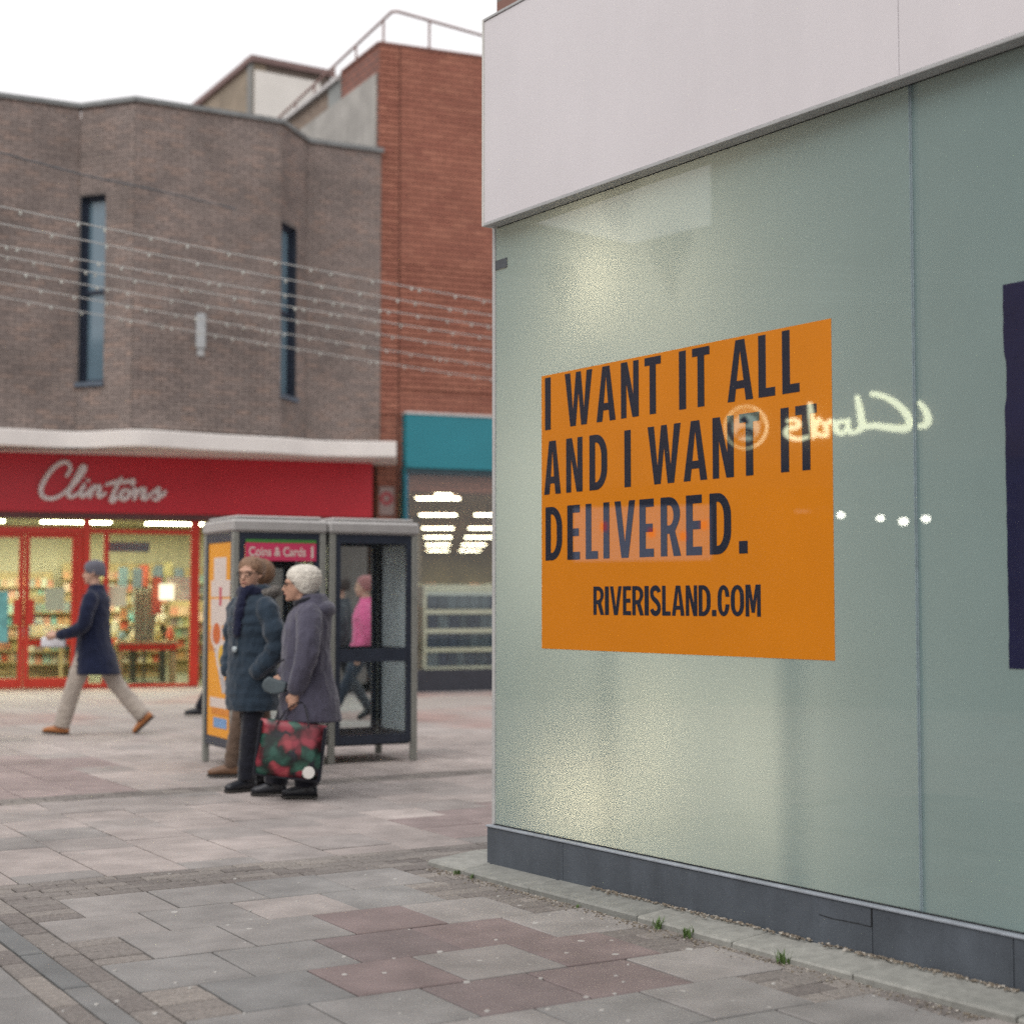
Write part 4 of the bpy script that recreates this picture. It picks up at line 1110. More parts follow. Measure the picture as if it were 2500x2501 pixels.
# side wall: red brick at the corner, brown brick behind, grey concrete infill
SL = RS.len
M_SIDER = brick_tex('side_red_brick', (.25, .10, .07), (.29, .115, .08), (.13, .075, .065), fr=RS, bw=.30, bh=.13, ms=.02)
M_SIDEB = brick_tex('side_brown_brick', (.21, .15, .115), (.27, .20, .15), (.20, .17, .14), fr=RS)
a, _ = on(RS, 645, 150); a2, _ = on(RS, 622, 170)
mb = MB(); mb.fbox(RS, a, SL - .0, -.4, 0, 0, ROOF); mb.build('side_wall', M_SIDER, redb)
mb = MB(); mb.fbox(RS, a2, a - .002, -.4, .03, 0, ROOF); mb.build('concrete_pier', pm('grey_concrete', (.25, .26, .25), .85, .12, 3), redb)
mb = MB(); mb.fbox(RS, -6.0, a2 - .002, -.4, -.01, 0, ROOF - .12); mb.build('side_wall', M_SIDEB, redb)
b0, zt0 = on(RS, 707, 143); b1, zb0 = on(RS, 707, 238); c0, zc0 = on(RS, 568, 242)
P = RS.pt
mb = MB(); mb.hexa([P(SL - .06, .012, zb0 - .55), P(SL - .06, .012, zt0), P(SL - .06, .04, zt0), P(SL - .06, .04, zb0 - .55), P(-3, .012, zb0 - .55), P(-3, .012, zt0), P(-3, .04, zt0), P(-3, .04, zb0 - .55)])
mb.build('concrete_infill', pm('stained_concrete', (.33, .315, .29), .85, .25, 1.6), redb)
mb = MB(); mb.fbox(RS, -6.0, a - .002, -.5, .10, ROOF - .118, ROOF - .04); mb.build('coping', pm('pale_coping', (.50, .48, .47), .7, .1, 3), redb)
mb = MB(); mb.fbox(RS, a, SL, -.42, .03, ROOF + .001, ROOF + .055); mb.build('coping', pm('red_coping', (.20, .09, .07), .8, .15, 4), redb)
mb = MB(); e1 = RF.pt(9, -.3, 0); e2 = RS.pt(-6, -.3, 0)
mb.prism([(RC.x + .1, RC.y + .2), (e1.x, e1.y), (e1.x - 3, e1.y + 8), (e2.x, e2.y)], ROOF - .5, ROOF - .4); mb.build('roof', pm('roof_felt', (.12, .12, .12), .9, .2, 2), redb)
# roof railing
M_RAIL = pm('rusty_rail', (.22, .12, .10), .6, .2, 8)
rc_ = at(742, 20, 28.05); RZ = rc_.z
def rail_pt(x, y):
    Y = (RZ - CAM_H) * 2984 / (1135 - y); p = at(x, y, Y); return Vector((p.x, p.y, RZ))
ra, rb_ = rail_pt(525, 210), rail_pt(925, 52)
rail = empty('roof_railing', (rc_.x, rc_.y, ROOF)); tag(rail, 'rusty metal pipe railing along the roof of the red brick building', 'railing')
dr = (rc_ - ra); db = (rb_ - rc_)
mb = MB(); mb.tube([ra - dr * .6, rc_ - dr.normalized() * .08, rc_ + db.normalized() * .08, rc_ + db * 3], .028, 8); mb.build('top_rail', M_RAIL, rail)
for p in [ra + dr * t for t in (0, .18, .36, .54, .72, .93)] + [rc_ + db * t for t in (.36, 1.3, 2.2)]:
    mb = MB(); mb.tube([Vector((p.x, p.y, ROOF - .41)), Vector((p.x, p.y, RZ - .01))], .022, 8); mb.build('post', M_RAIL, rail)
# small notice on the pier under the canopy end
s0, z1 = on(RF, 712, 918); s1, z0 = on(RF, 745, 972)
mb = MB(); mb.fbox(RF, s0 + .03, s1 - .02, .004, .02, z0, z1); nt = mb.build('wall_notice', pm('grey_plate', (.34, .26, .24), .6, .1, 6)); tag(nt, 'grey notice plate with a red round mark on the brick pier', 'sign')
disc = [((s0 + s1) / 2 + .12 * math.cos(q * .35), (z0 + z1) / 2 + .04 + .12 * math.sin(q * .35)) for q in range(18)]
ring_in = [((s0 + s1) / 2 + .055 * math.cos(q * .35), (z0 + z1) / 2 + .04 + .055 * math.sin(q * .35)) for q in range(18)]
me = curve_mesh([disc, ring_in], 'red_mark', .002); me.transform(frame_matrix(RF, 0, .024, 0)); link_mesh('red_mark', me, pm('red_mark', (.40, .06, .07), .5, .1, 6), nt)
# teal shopfront bay
TF = Fr(RF.pt(sj + .07, .22, 0).to_2d(), RF.pt(sj + 1.07, .22, 0).to_2d())
M_TEAL = pm('teal_fascia', (.012, .20, .25), .4, .05, 1.5)
_, t1 = on(TF, 752, 780); _, t0 = on(TF, 752, 882)
mb = MB(); mb.fbox(TF, 0, 8.2, -.21, 0, t0, t1); mb.build('teal_fascia', M_TEAL, redb, bevel=.01)
mb = MB(); mb.fbox(TF, -.01, 8.2, -.21, .015, t1 + .001, t1 + .045); mb.build('fascia_capping', pm('pale_trim', (.55, .53, .52), .5, .08, 5), redb)
mb = MB(); mb.fbox(TF, 0.02, 8.2, -.3, -.03, t0 - .10, t0 - .002); mb.build('fascia_soffit', pm('dark_soffit', (.03, .06, .075), .6, .1, 5), redb)
mb = MB(); mb.fbox(TF, 0.0, .05, -.10, -.02, -.2, t0 - .102); mb.build('bay_post', pm('blue_post', (.03, .16, .24), .45, .1, 5), redb)
mb = MB(); mb.fbox(TF, -.02, -.002, -.21, -.0, -.2, t0); mb.build('bay_side', M_TEAL, redb)
mb = MB(); mb.fbox(TF, .06, 8.2, -.14, .0, -.2, .20); mb.build('stall_riser', pm('dark_riser', (.03, .033, .045), .5, .15, 6), redb, bevel=.005)
M_BAYG = clear_glass('bay_glass', (.95, .97, .95), 1.75)
for a, b in ((.055, 2.35), (2.40, 4.8), (4.85, 8.1)):
    mb = MB(); mb.fbox(TF, a, b, -.066, -.058, .205, t0 - .104); mb.build('pane', M_BAYG, redb)
    mb = MB(); mb.fbox(TF, b + .003, b + .045, -.10, -.03, .205, t0 - .104); mb.build('mullion', M_FTRIM, redb)
# long room behind
LF = Fr(gx(700, 28.6), gx(1000, 28.6))
M_SUPCEIL = pm('supermarket_ceiling', (.48, .33, .24), .7, .2, .8)
M_SUPWALL = pm('supermarket_wall', (.42, .36, .22), .8, .3, 1.0)
CZ = 3.32
mb = MB(); mb.fbox(LF, -1.0, 9, -34, .4, CZ, CZ + .08); mb.build('room_ceiling', M_SUPCEIL, redb)
mb = MB(); mb.fbox(LF, -1.0, 9, -34.1, -34, 0, CZ); mb.fbox(LF, -1.1, -1.0, -34, .5, 0, CZ); mb.build('room_wall', M_SUPWALL, redb)
mb = MB(); mb.fbox(LF, -1.0, 9, -34, .4, -.02, -.002); mb.build('room_floor', M_FLOOR, redb)
M_PANEL = em('panel_glow', (1.0, .92, .66), 14.0); M_PANEL.cycles.emission_sampling = 'FRONT'
for col, x0 in ((0, 833), (1, 912)):
    for k, y in enumerate((942, 973, 998, 1015, 1029, 1040, 1048, 1054)):
        Y = (CZ - .05 - CAM_H) * 2984 / (1135 - y)
        if col and k == 0: continue
        p = gx(825 + .645 * (1135 - y) if col else 826, Y)
        w = .40
        mb = MB(); mb.box(p.x - w - .02, p.x + w + .02, p.y - .27, p.y + .27, CZ - .03, CZ - .001); hs = mb.build('ceiling_light', M_SUPCEIL, redb)
        mb = MB(); mb.quad((p.x - w, p.y - .25, CZ - .034), (p.x + w, p.y - .25, CZ - .034), (p.x + w, p.y + .25, CZ - .034), (p.x - w, p.y + .25, CZ - .034)); link_down('diffuser', mb, M_PANEL, hs)
p = at(837, 922, 28.5); mb = MB(); mb.box(p.x - .14, p.x + .14, p.y - .1, p.y + .1, CZ - .04, CZ - .001); mb.build('ceiling_light', M_PANEL, redb)
# shelving unit in the bay window
s0, z_top = on(TF, 797, 1108, -.35)
shelf = empty('shelf_unit', TF.pt(s0, -.5, .0)); tag(shelf, 'pale shelving unit with four tiers in the bay window', 'shelf unit')
M_SHF = pm('pale_shelf', (.62, .60, .48), .5, .08, 5); M_SHT = pm('shelf_edge', (.50, .56, .55), .4, .08, 5)
tz = [.30, .72, 1.12, 1.52]; SW = 3.2
mb = MB(); mb.fbox(TF, s0, s0 + SW, -.75, -.70, 0, 1.68); mb.build('back_panel', M_SHF, shelf)
mb = MB(); mb.fbox(TF, s0, s0 + .05, -.698, -.28, 0, 1.66); mb.build('end_panel', M_SHF, shelf)
M_BOXT = tonemat('dark_packs', [(0, (.03, .05, .09)), (.5, (.05, .075, .10)), (1, (.11, .15, .18))], rough=.5, noise=.3, nscale=30, bump=0)
k = 0
zs = [on(TF, 860, y, -.28)[1] for y in (1258, 1226, 1195, 1163, 1130)]
for i in range(4):
    za = on(TF, 860, (1257, 1222, 1186, 1150)[i], -.28)[1]
    mb = MB(); mb.fbox(TF, s0 + .052, s0 + SW, -.698, -.28, za - .07, za); mb.build('shelf', M_SHF, shelf)
    hh = .25
    x = s0 + .08
    while x < s0 + 1.75:
        w = random.uniform(.15, .22); mb = MB(); mb.tone = random.random(); mb.fbox(TF, x, x + w - .01, -.55, -.30, za + .001, za + hh)
        o = mb.build('pack', M_BOXT, bevel=.008, tone=True); k += 1
        tag(o, 'dark blue pack on the %s bay window shelf, %s from its left end' % (('lowest', 'second lowest', 'second highest', 'top')[i], ('first', 'second', 'third', 'fourth', 'fifth', 'sixth', 'seventh', 'eighth', 'ninth', 'tenth', 'eleventh', 'twelfth', 'last')[min(int((x - s0) / .15), 12)]), 'pack', 'dark packs on the bay window shelves')
        x += w
    mb = MB(); mb.fbox(TF, s0 + .06, s0 + SW, -.56, -.285, za + hh + .004, za + hh + .05); mb.build('tier_edge', M_SHT, shelf)
if 0:
    pass
# ranges of goods deeper in the room
for i, (X0, Y0, lb) in enumerate(((-2.0, 33.0, 'tall range of goods at the left of the lit room'), (-.7, 36.0, 'tall range of goods along the middle of the lit room'), (.9, 34.0, 'tall range of goods at the right of the lit room'))):
    rt = tag(empty('goods_range', (X0, Y0, 0)), lb, 'shelf unit', 'ranges of goods in the long lit room')
    mb = MB(); mb.box(X0 - .03, X0 + .03, Y0, Y0 + 12, 0, 1.75); mb.build('back_panel', M_SHF, rt)
    g = MB()
    for t in range(4):
        z = .2 + t * .42
        mb = MB(); mb.box(X0 - .3, X0 + .3, Y0, Y0 + 12, z - .03, z); mb.build('shelf', M_SHF, rt)
        for q in range(40):
            g.tone = random.random(); y = Y0 + q * .3; h = random.uniform(.18, .34); g.box(X0 - .28, X0 - .05, y, y + .26, z + .002, z + h); g.tone = random.random(); g.box(X0 + .05, X0 + .28, y, y + .26, z + .002, z + h)
    o = g.build('goods', CTONE, rt, tone=True); o['kind'] = 'stuff'

# ------------------------------------------------------------------ roof block behind
tA, tB, tC = gx(470, 36.0), gx(618, 37.05), gx(352, 39.8)
TZ = (1135 - 92) / 2984 * 36.0 + CAM_H
tow = empty('rooftop_block', (tA.x, tA.y, 0)); tag(tow, 'brown brick rooftop block with a white panel behind the folded wall', 'building')
FA, FB = Fr(tA, tB), Fr(tC, tA)
mb = MB(); mb.fbox(FA, .0, FA.len, -.3, 0, 5, TZ - .1); mb.build('front_wall', pm('dark_pier', (.15, .12, .10), .9, .15, 3), tow)
mb = MB(); mb.fbox(FB, -.3, FB.len, -.3, 0, 5, TZ - .1); mb.build('brick_wall', brick_tex('tower_brick', (.23, .185, .13), (.28, .22, .16), (.22, .19, .15), fr=FB), tow)
mb = MB(); mb.fbox(FB, FB.len - .28, FB.len - .002, .002, .05, 5, TZ - .1); mb.build('corner_pier', pm('grey_pier', (.20, .20, .19), .9, .15, 3), tow)
a, _ = on(FA, 480, 150); b, _ = on(FA, 603, 150)
mb = MB(); mb.fbox(FA, a, b, .004, .05, 5, TZ - .28); mb.build('white_panel', pm('white_panel', (.72, .69, .64), .6, .05, 2), tow)
mb = MB(); mb.fbox(FA, -.1, FA.len + .05, -.4, .10, TZ - .098, TZ + .05); mb.build('coping', pm('red_brown_coping', (.19, .12, .11), .7, .12, 3), tow)
mb = MB(); mb.fbox(FB, -.3, FB.len - .02, -.4, .10, TZ - .098, TZ + .045); mb.build('coping', pm('red_brown_coping', (.19, .12, .11), .7, .12, 3), tow)

# ------------------------------------------------------------------ the other side of the street (seen only as reflections)
XP = -13.5
OF = Fr((XP, 20.0), (XP, 0.0))     # s = 20 - y, o towards +x
OF.n = Vector((1, 0))
def obox(y0, y1, z0, z1, o0, o1):
    mb = MB(); mb.box(XP + o0, XP + o1, y0, y1, z0, z1); return mb
M_OBR = brick_tex('opposite_brick', (.15, .10, .08), (.19, .13, .10), (.16, .14, .12), fr=OF)
opp = empty('shoe_shop_building', (XP, 6, 0)); tag(opp, 'brown brick shop building across the street with an illuminated script sign', 'building')
obox(-14, 10.3, 3.0, 9.6, -8, 0).build('upper_wall', M_OBR, opp)
obox(-14, 10.3, 2.9, 3.2, -.4, .05).build('fascia', pm('dark_fascia', (.04, .05, .055), .5, .1, 4), opp)
obox(-14, 10.3, 0, .4, -.3, 0).build('stall_riser', M_DKW, opp)
obox(-14, 10.3, 0, 2.9, -6, -5.9).build('rear_wall', pm('dim_wall', (.16, .18, .18), .8, .2, 1), opp)
for y in (-8, -2, 2.2, 6.2, 10.2): obox(y, y + .12, .4, 2.9, -.2, 0).build('post', M_DKW, opp)
for y0, y1 in ((-7.88, -2), (-1.88, 2.2), (2.32, 6.2), (6.32, 10.2)): obox(y0, y1, .4, 2.9, -.12, -.11).build('pane', M_SHOPGLASS, opp)
M_SPOT = em('spot_glow', (1.0, .96, .86), 20.0)
for y, z, r in ((8.63, 2.54, .055), (8.11, 2.49, .055), (7.81, 2.44, .066), (7.52, 2.47, .060)):
    mb = MB(); mb.ball((XP - .35, y, z), (r, r, r * .8)); mb.build('spot_lamp', M_SPOT, opp, smooth=True)
def refl(x, y, o):
    """where a mirror image seen in the glass at photo position (x, y) really stands on the opposite wall"""
    r = ray(x * Q, y * Q); n2 = GW.n; c = GW.p - n2 * .04
    t = c.dot(n2) / (r.x * n2.x + r.y * n2.y); p = r * t + Vector((0, 0, CAM_H))
    k = r.x * n2.x + r.y * n2.y; rr = Vector((r.x - 2 * k * n2.x, r.y - 2 * k * n2.y, r.z))
    u = (XP + o - p.x) / rr.x; return p + rr * u
class SignPlane:
    def pt(self, a, o, b): return Vector((XP + o, a, b))
def c8(x, y):
    p = refl((1690 + x * 630 / 1931) / Q, (900 + y * 630 / 1931) / Q, .06); return p.y, p.z
M_NEON = em('lit_letters', (.97, 1.0, .66), 6.5)
clarks = [[(1345, 190), (1420, 205), (1520, 260), (1600, 340), (1625, 410), (1590, 450), (1480, 445), (1380, 430), (1300, 435), (1250, 445)],
          [(1700, 260), (1745, 320), (1762, 390), (1740, 425), (1700, 432)],
          [(1232, 215), (1250, 300), (1262, 380), (1272, 440), (1235, 470)],
          {'w': .72, 'p': [(1140, 395), (1095, 400), (1075, 440), (1090, 480), (1130, 482), (1165, 440)]}, {'w': .72, 'p': [(1168, 385), (1162, 440), (1185, 482), (1235, 470)]},
          {'w': .72, 'p': [(975, 400), (1000, 440), (1008, 505)]}, {'w': .72, 'p': [(1000, 440), (1030, 395), (1060, 410), (1068, 470)]},
          {'w': .85, 'p': [(880, 265), (890, 350), (900, 430), (905, 515)]}, {'w': .72, 'p': [(950, 375), (925, 425), (898, 452)]}, {'w': .72, 'p': [(898, 452), (935, 490), (980, 505)]},
          {'w': .72, 'p': [(860, 515), (800, 530), (730, 515), (700, 480), (722, 448), (775, 442), (800, 418), (770, 385), (715, 392)]}]
script(clarks, SignPlane(), c8, .050, .06, 'lettering', M_NEON, opp, k=5)
# round lit emblem: pale ring, paler heart, dark drawing
def emb(x, y): return c8(x, y)
cx, cz = emb(400, 440); RE = abs(emb(240, 440)[0] - emb(565, 440)[0]) / 2
em_ = MB()
def disc_mesh(r0, r1, o, name, mat, a0=0, a1=360, n=40):
    mb = MB(); A = [R(a0 + (a1 - a0) * i / n) for i in range(n + 1)]
    for i in range(n):
        p = [(r0, A[i]), (r1, A[i]), (r1, A[i + 1]), (r0, A[i + 1])]
        f0 = [Vector((XP + o, cx + r * math.cos(q), cz + r * math.sin(q))) for r, q in p]; b0_ = [v - Vector((.03, 0, 0)) for v in f0]
        mb.hexa(b0_ + f0)
    return mb.build(name, mat, emo)
emo = empty('round_shop_emblem', (XP, cx, cz)); tag(emo, 'round lit shop emblem on the opposite wall beside the script sign', 'sign')
disc_mesh(.0, RE * .62, .05, 'emblem_heart', em('emblem_pale', (.75, .95, .78), 2.2))
disc_mesh(RE * .94, RE, .06, 'emblem_ring', em('emblem_ring', (.98, 1.0, .60), 3.2))
disc_mesh(RE * .92, RE, .065, 'ring_highlight', em('emblem_bright', (1.0, 1.0, .62), 4.5), 110, 250)
for i in range(11):
    q = R(20 + i * 14); q2 = q + R(8); mb = MB()
    pp = [(RE * .70, q), (RE * .84, q), (RE * .84, q2), (RE * .70, q2)]
    f0 = [Vector((XP + .07, cx + r * math.cos(a), cz + r * math.sin(a))) for r, a in pp]; mb.hexa([v - Vector((.02, 0, 0)) for v in f0] + f0)
    mb.build('ring_letter', em('emblem_letter', (.75, .9, .6), 1.0), emo)
for k, (w, z) in enumerate(((.34, -.12), (.44, -.26), (.42, -.40))):
    mb = MB(); mb.tube(catmull([(XP + .075, cx - RE * w, cz + RE * (z - .05)), (XP + .075, cx, cz + RE * (z + .06)), (XP + .075, cx + RE * w, cz + RE * (z - .05))], 5), .018, 6); mb.build('emblem_wave', M_BLACK, emo)
mb = MB(); mb.tube([(XP + .075, cx - RE * .1, cz + RE * .15), (XP + .075, cx + RE * .14, cz + RE * .42)], [.03, .06], 6); mb.build('emblem_figure', M_BLACK, emo)
# lower neighbours: roofline with a dip, pale blue lit window
ob2 = empty('low_shop_building', (XP, 12, 0)); tag(ob2, 'low brick shop building across the street beside the shoe shop', 'building')
mb = MB(); P3 = lambda y, z, o: Vector((XP + o, y, z))
yy = [(10.31, 6.56), (11.44, 6.39), (13.3, 6.93), (19.0, 7.2)]
for (a, za), (b, zb) in zip(yy, yy[1:]):
    mb.hexa([P3(a, 3.0, 0), P3(b, 3.0, 0), P3(b, 3.0, -7), P3(a, 3.0, -7), P3(a, za, 0), P3(b, zb, 0), P3(b, zb, -7), P3(a, za, -7)])
mb.build('upper_wall', M_OBR, ob2)
obox(10.31, 19, 0, .5, -.3, 0).build('stall_riser', M_DKW, ob2)
obox(10.31, 19, 0, 3.0, -6, -5.9).build('rear_wall', pm('dim_wall2', (.14, .15, .15), .8, .2, 1), ob2)
obox(10.0 + .33, 12.4, 1.95, 2.72, -.35, -.3).build('window_panel', em('pale_blue_panel', (.55, .66, .95), .26), ob2)
for y, z in ((11.9, 2.5), (11.2, 2.4), (10.75, 2.35), (10.45, 2.5)): obox(y, y + .09, z - .12, z, -.29, -.27).build('red_tag', em('red_tag', (.9, .05, .05), 1.6), ob2)

# ------------------------------------------------------------------ light strings over the street
M_WIRE = pm('clear_cable', (.50, .51, .49), .45, .1, 10)
M_BULB = pm('frosted_bulb', (.55, .57, .52), .25, .05, 10)
M_DARKC = pm('dark_cable', (.10, .11, .12), .6, .1, 10)
bulb = MB(); bulb.stack([(0, 0, 0, .007, .007), (-.012, 0, 0, .013, .013), (-.03, 0, 0, .019, .019), (-.048, 0, 0, .017, .017), (-.058, 0, 0, .008, .008)], 8)
bulb.v = [v * .72 for v in bulb.v]; bulb_me = bulb.mesh('bulb'); bulb_me.materials.append(M_BULB); bulb_me.polygons.foreach_set('use_smooth', [True] * len(bulb_me.polygons))
SZ = 5.0
strings = [(372, 572, 'topmost'), (406, 598, 'second from the top'), (449, 618, 'third from the top'), (470, 640, 'fourth from the top'), (497, 664, 'third from the bottom'), (524, 692, 'second from the bottom'), (552, 716, 'lowest')]
for yl, yr, lb in strings:
    dl = (SZ - CAM_H) * 2984 / (1135 - yl); drr = (SZ - CAM_H) * 2984 / (1135 - yr)
    a = gx(0, dl); b = gx(925, drr)
    dirv = b - a
    t0 = (XP + .1 - a.x) / dirv.x; t1 = 1.9
    rt = tag(empty('light_string', (a.x, a.y, SZ)), 'unlit string of small bulbs across the street, %s of the seven' % lb, 'light string', 'light strings over the street')
    def wp(t):
        u = (t - t0) / (t1 - t0); base = 4 * u * (1 - u); ref = 0.5 * (4 * ((0 - t0) / (t1 - t0)) * (1 - (0 - t0) / (t1 - t0)) + 4 * ((1 - t0) / (t1 - t0)) * (1 - (1 - t0) / (t1 - t0)))
        p = a + dirv * t; return Vector((p.x, p.y, SZ - .35 * (base - ref)))
    L0 = dirv.length
    mb = MB(); mb.tube([wp(t0 + (t1 - t0) * i / 60) for i in range(61)], .0062, 6); mb.build('cable', M_WIRE, rt)
    t = -.35 + random.uniform(0, .04)
    while t < 1.03:
        p = wp(t); link_mesh('bulb', bulb_me, None, rt, False, p - Vector((0, 0, .004)), (random.uniform(-.5, .5), random.uniform(-.5, .5), 0))
        t += random.choice((.30, .52, .62, .46, .14)) / L0
# one dark cable higher up
a = at(0, 288, 17); b = at(300, 360, 20); d = b - a
mb = MB(); mb.tube([a - d * 1.6, a, a + d * .5 - Vector((0, 0, .03)), b, b + d * .62], .012, 6)
tag(mb.build('overhead_cable', M_DARKC), 'thin dark cable running to the brown brick wall above the left window', 'cable')

# ------------------------------------------------------------------ telephone boxes
BT = R(28.0); BDX = Vector((math.cos(BT), math.sin(BT))); B_ORG = Vector((-2.30, 13.04)); BW = .82; BZ = 2.085
M_BOOTH = pm('booth_metal', (.26, .265, .24), .45, .12, 8)
M_BTOP = pm('booth_roof', (.42, .41, .40), .45, .08, 6)
M_BDARK = pm('booth_dark_frame', (.028, .036, .055), .45, .15, 8)
M_BGLASS = clear_glass('booth_glass', (.94, .97, .97), 1.8)
M_ADV = pm('advert_orange', srgb(238, 160, 24), .45, .04, 4)
M_ADVW = pm('advert_white', (.72, .62, .56), .5, .06, 20)
M_ADVR = pm('advert_red', (.62, .13, .02), .5, .1, 10)
M_ADVY = pm('advert_yellow', (.78, .46, .02), .5, .1, 10)
M_ADVB = pm('advert_blue', (.18, .34, .60), .5, .25, 30)
M_ADVO = pm('advert_dark_orange', (.70, .24, .02), .5, .1, 10)
M_PINK = pm('pink_sign', (.62, .05, .13), .5, .06, 8)
M_FROST = pm('white_poster_panel', (.60, .64, .67), .5, .12, 3)
def booth(s_off, label, kind):
    p0 = B_ORG + BDX * s_off
    F = Fr(p0, p0 + BDX)             # front plane; o towards the street
    S = Fr(F.pt(0, -BW, 0).to_2d(), p0)   # left side plane, s from back to front, o to the left
    rt = tag(empty('telephone_box', (p0.x, p0.y, 0)), label, 'telephone box')
    pw = .055
    for a in (0, BW - pw):
        for b in (-pw, -BW):
            mb = MB(); mb.fbox(F, a, a + pw, b, b + pw, 0, BZ - .13); mb.build('post', M_BOOTH, rt, bevel=.008)
    mb = MB(); mb.fbox(F, -.012, BW + .012, -BW - .012, .012, BZ - .128, BZ - .02); r = mb.build('roof', M_BTOP, rt, bevel=.02)
    mb = MB(); mb.fbox(F, .03, BW - .03, -BW + .03, -.03, BZ - .019, BZ + .012); mb.build('roof_cap', M_BTOP, r, bevel=.012)
    zb = .165
    mb = MB(); mb.fbox(F, pw + .002, BW - pw - .002, -BW + pw + .002, -pw - .002, zb - .02, zb + .01); mb.build('floor_plate', M_BDARK, rt)
    def panel(fr, w, ztop, pane_mat=M_BGLASS, mid=True, nm='door'):
        d = MB(); a, b = pw + .002, w - pw - .002; st = .045; o0, o1 = -.045, -.012
        d.fbox(fr, a, a + st, o0, o1, zb, ztop); d.fbox(fr, b - st, b, o0, o1, zb, ztop)
        d.fbox(fr, a + st, b - st, o0, o1, ztop - .075, ztop); d.fbox(fr, a + st, b - st, o0, o1, zb, zb + .075)
        if mid: d.fbox(fr, a + st, b - st, o0, o1 + .006, .865, .975)
        dd = d.build(nm, M_BDARK, rt)
        zz = [(zb + .077, .863), (.977, ztop - .077)] if mid else [(zb + .077, ztop - .077)]
        for q0, q1 in zz:
            g = MB(); g.fbox(fr, a + st + .001, b - st - .001, -.031, -.026, q0, q1); g.build('pane', pane_mat, dd)
        return dd
    top = BZ - .13
    G = Fr(F.pt(BW, -BW, 0).to_2d(), F.pt(0, -BW, 0).to_2d())     # back plane, o away from the street
    E_ = Fr(p0 + BDX * BW, F.pt(BW, -BW, 0).to_2d())               # right side
    dr_ = panel(F, BW, top)
    panel(E_, BW, top, M_FROST if kind == 'clear' else M_BGLASS, nm='side_frame')
    bk = panel(G, BW, top, nm='back_frame')
    # telephone set on its back board
    mb = MB(); mb.fbox(F, BW * .16, BW * .25, -BW + .055, -BW + .16, .18, 1.8); ph = mb.build('phone_board', M_BDARK, rt)
    mb = MB(); mb.fbox(F, BW * .12, BW * .29, -BW + .162, -BW + .26, 1.12, 1.50); mb.build('telephone', pm('phone_steel', (.20, .21, .22), .35, .1, 10), ph, bevel=.01)
    mb = MB(); mb.tube(catmull([F.pt(BW * .10, -BW + .2, 1.18), F.pt(BW * .09, -BW + .24, 1.3), F.pt(BW * .10, -BW + .2, 1.44)], 4), .022, 8); mb.build('handset', M_BLACK, ph)
    if kind == 'clear':
        panel(S, BW, top, nm='side_frame')
    else:
        dd = panel(S, BW, top, M_ADV, mid=False, nm='side_frame')
        # printed advertisement, flat print on the side panel
        def dec(name, poly, mat, o): 
            me = curve_mesh(poly, name, .0006); me.transform(frame_matrix(S, 0, o, 0)); link_mesh(name, me, mat, adv)
        adv = empty('side_advert', S.pt(.1, -.02, zb + .08)); adopt(adv, rt)
        mb = MB(); mb.fbox(S, .085, BW - .085, -.026, -.018, zb + .06, top - .06); mb.build('advert_sheet', M_ADV, adv)
        W0, W1 = .085, BW - .085; ww = W1 - W0
        X_ = lambda f: W0 + ww * f
        # photo column fractions across the side panel, heights measured on the ground scale
        Zf = lambda y: .225 + (top - .06 - .225) * (1.0 - y)
        el = lambda cx_, cy_, rx, ry, n=20: [(X_(cx_ + rx * math.cos(6.283 * i / n)), Zf(cy_ + ry * math.sin(6.283 * i / n))) for i in range(n)]
        rect = lambda a, b, c, d: [(X_(a), Zf(c)), (X_(b), Zf(c)), (X_(b), Zf(d)), (X_(a), Zf(d))]
        dec('print_glow', [rect(.02, .98, .46, .56)], M_ADVO, -.0172)
        def letters(txt, a, b, c, d, mat=M_ADVW):
            """rows of condensed capitals, too soft in the photo to read letter by letter"""
            spl = []; n = len(txt); w = (b - a) / n
            for i, ch in enumerate(txt):
                for pl in glyph(ch, 1.0, .30, .22): spl.append([(X_(a + w * (i + x * .86)), Zf(d - y * (d - c))) for x, y in pl])
            dec('print_lettering', spl, mat, -.0166)
        dec('print_block', [rect(.26, .78, .085, .20)], M_ADVW, -.0168)
        dec('print_block', [rect(.14, .94, .20, .285)], M_ADVW, -.0168); dec('print_block', [rect(.14, .94, .295, .43)], M_ADVW, -.0168)
        dec('print_mark', [rect(.50, .60, .235, .33)], pm('advert_crimson', (.55, .05, .10), .5, .1, 8), -.016)
        dec('print_egg', [el(.40, .475, .25, .075)], M_ADVW, -.0166); dec('print_yolk', [el(.40, .472, .17, .055)], M_ADVR, -.016)
        dec('print_egg', [el(.64, .585, .26, .085)], M_ADVW, -.0163); dec('print_yolk', [el(.64, .585, .16, .058)], M_ADVY, -.0157)
        dec('print_spoon', [[(X_(.28), Zf(.54)), (X_(.52), Zf(.54)), (X_(.84), Zf(.76)), (X_(.66), Zf(.77))]], pm('advert_silver', (.50, .47, .47), .5, .3, 25), -.0168)
        dec('print_block', [rect(.14, .94, .795, .845)], M_ADVW, -.0168); dec('print_block', [rect(.22, .96, .85, .88)], M_ADVO, -.0168)
        dec('print_badge', [rect(.30, .86, .895, .945)], M_ADVB, -.0164)
        # header sign behind the front glass
        mb = MB(); mb.fbox(F, .11, BW - .09, -.0110, -.006, top - .235, top - .085); h = mb.build('header_sign', M_PINK, rt)
        mb = MB(); mb.fbox(F, .11, BW - .09, -.0110, -.0055, top - .083, top - .058); mb.build('green_strip', pm('green_strip', (.07, .26, .05), .5, .1, 8), h)
        me = text_mesh('Coins & Cards', .108, 'header_lettering', bold=.002)
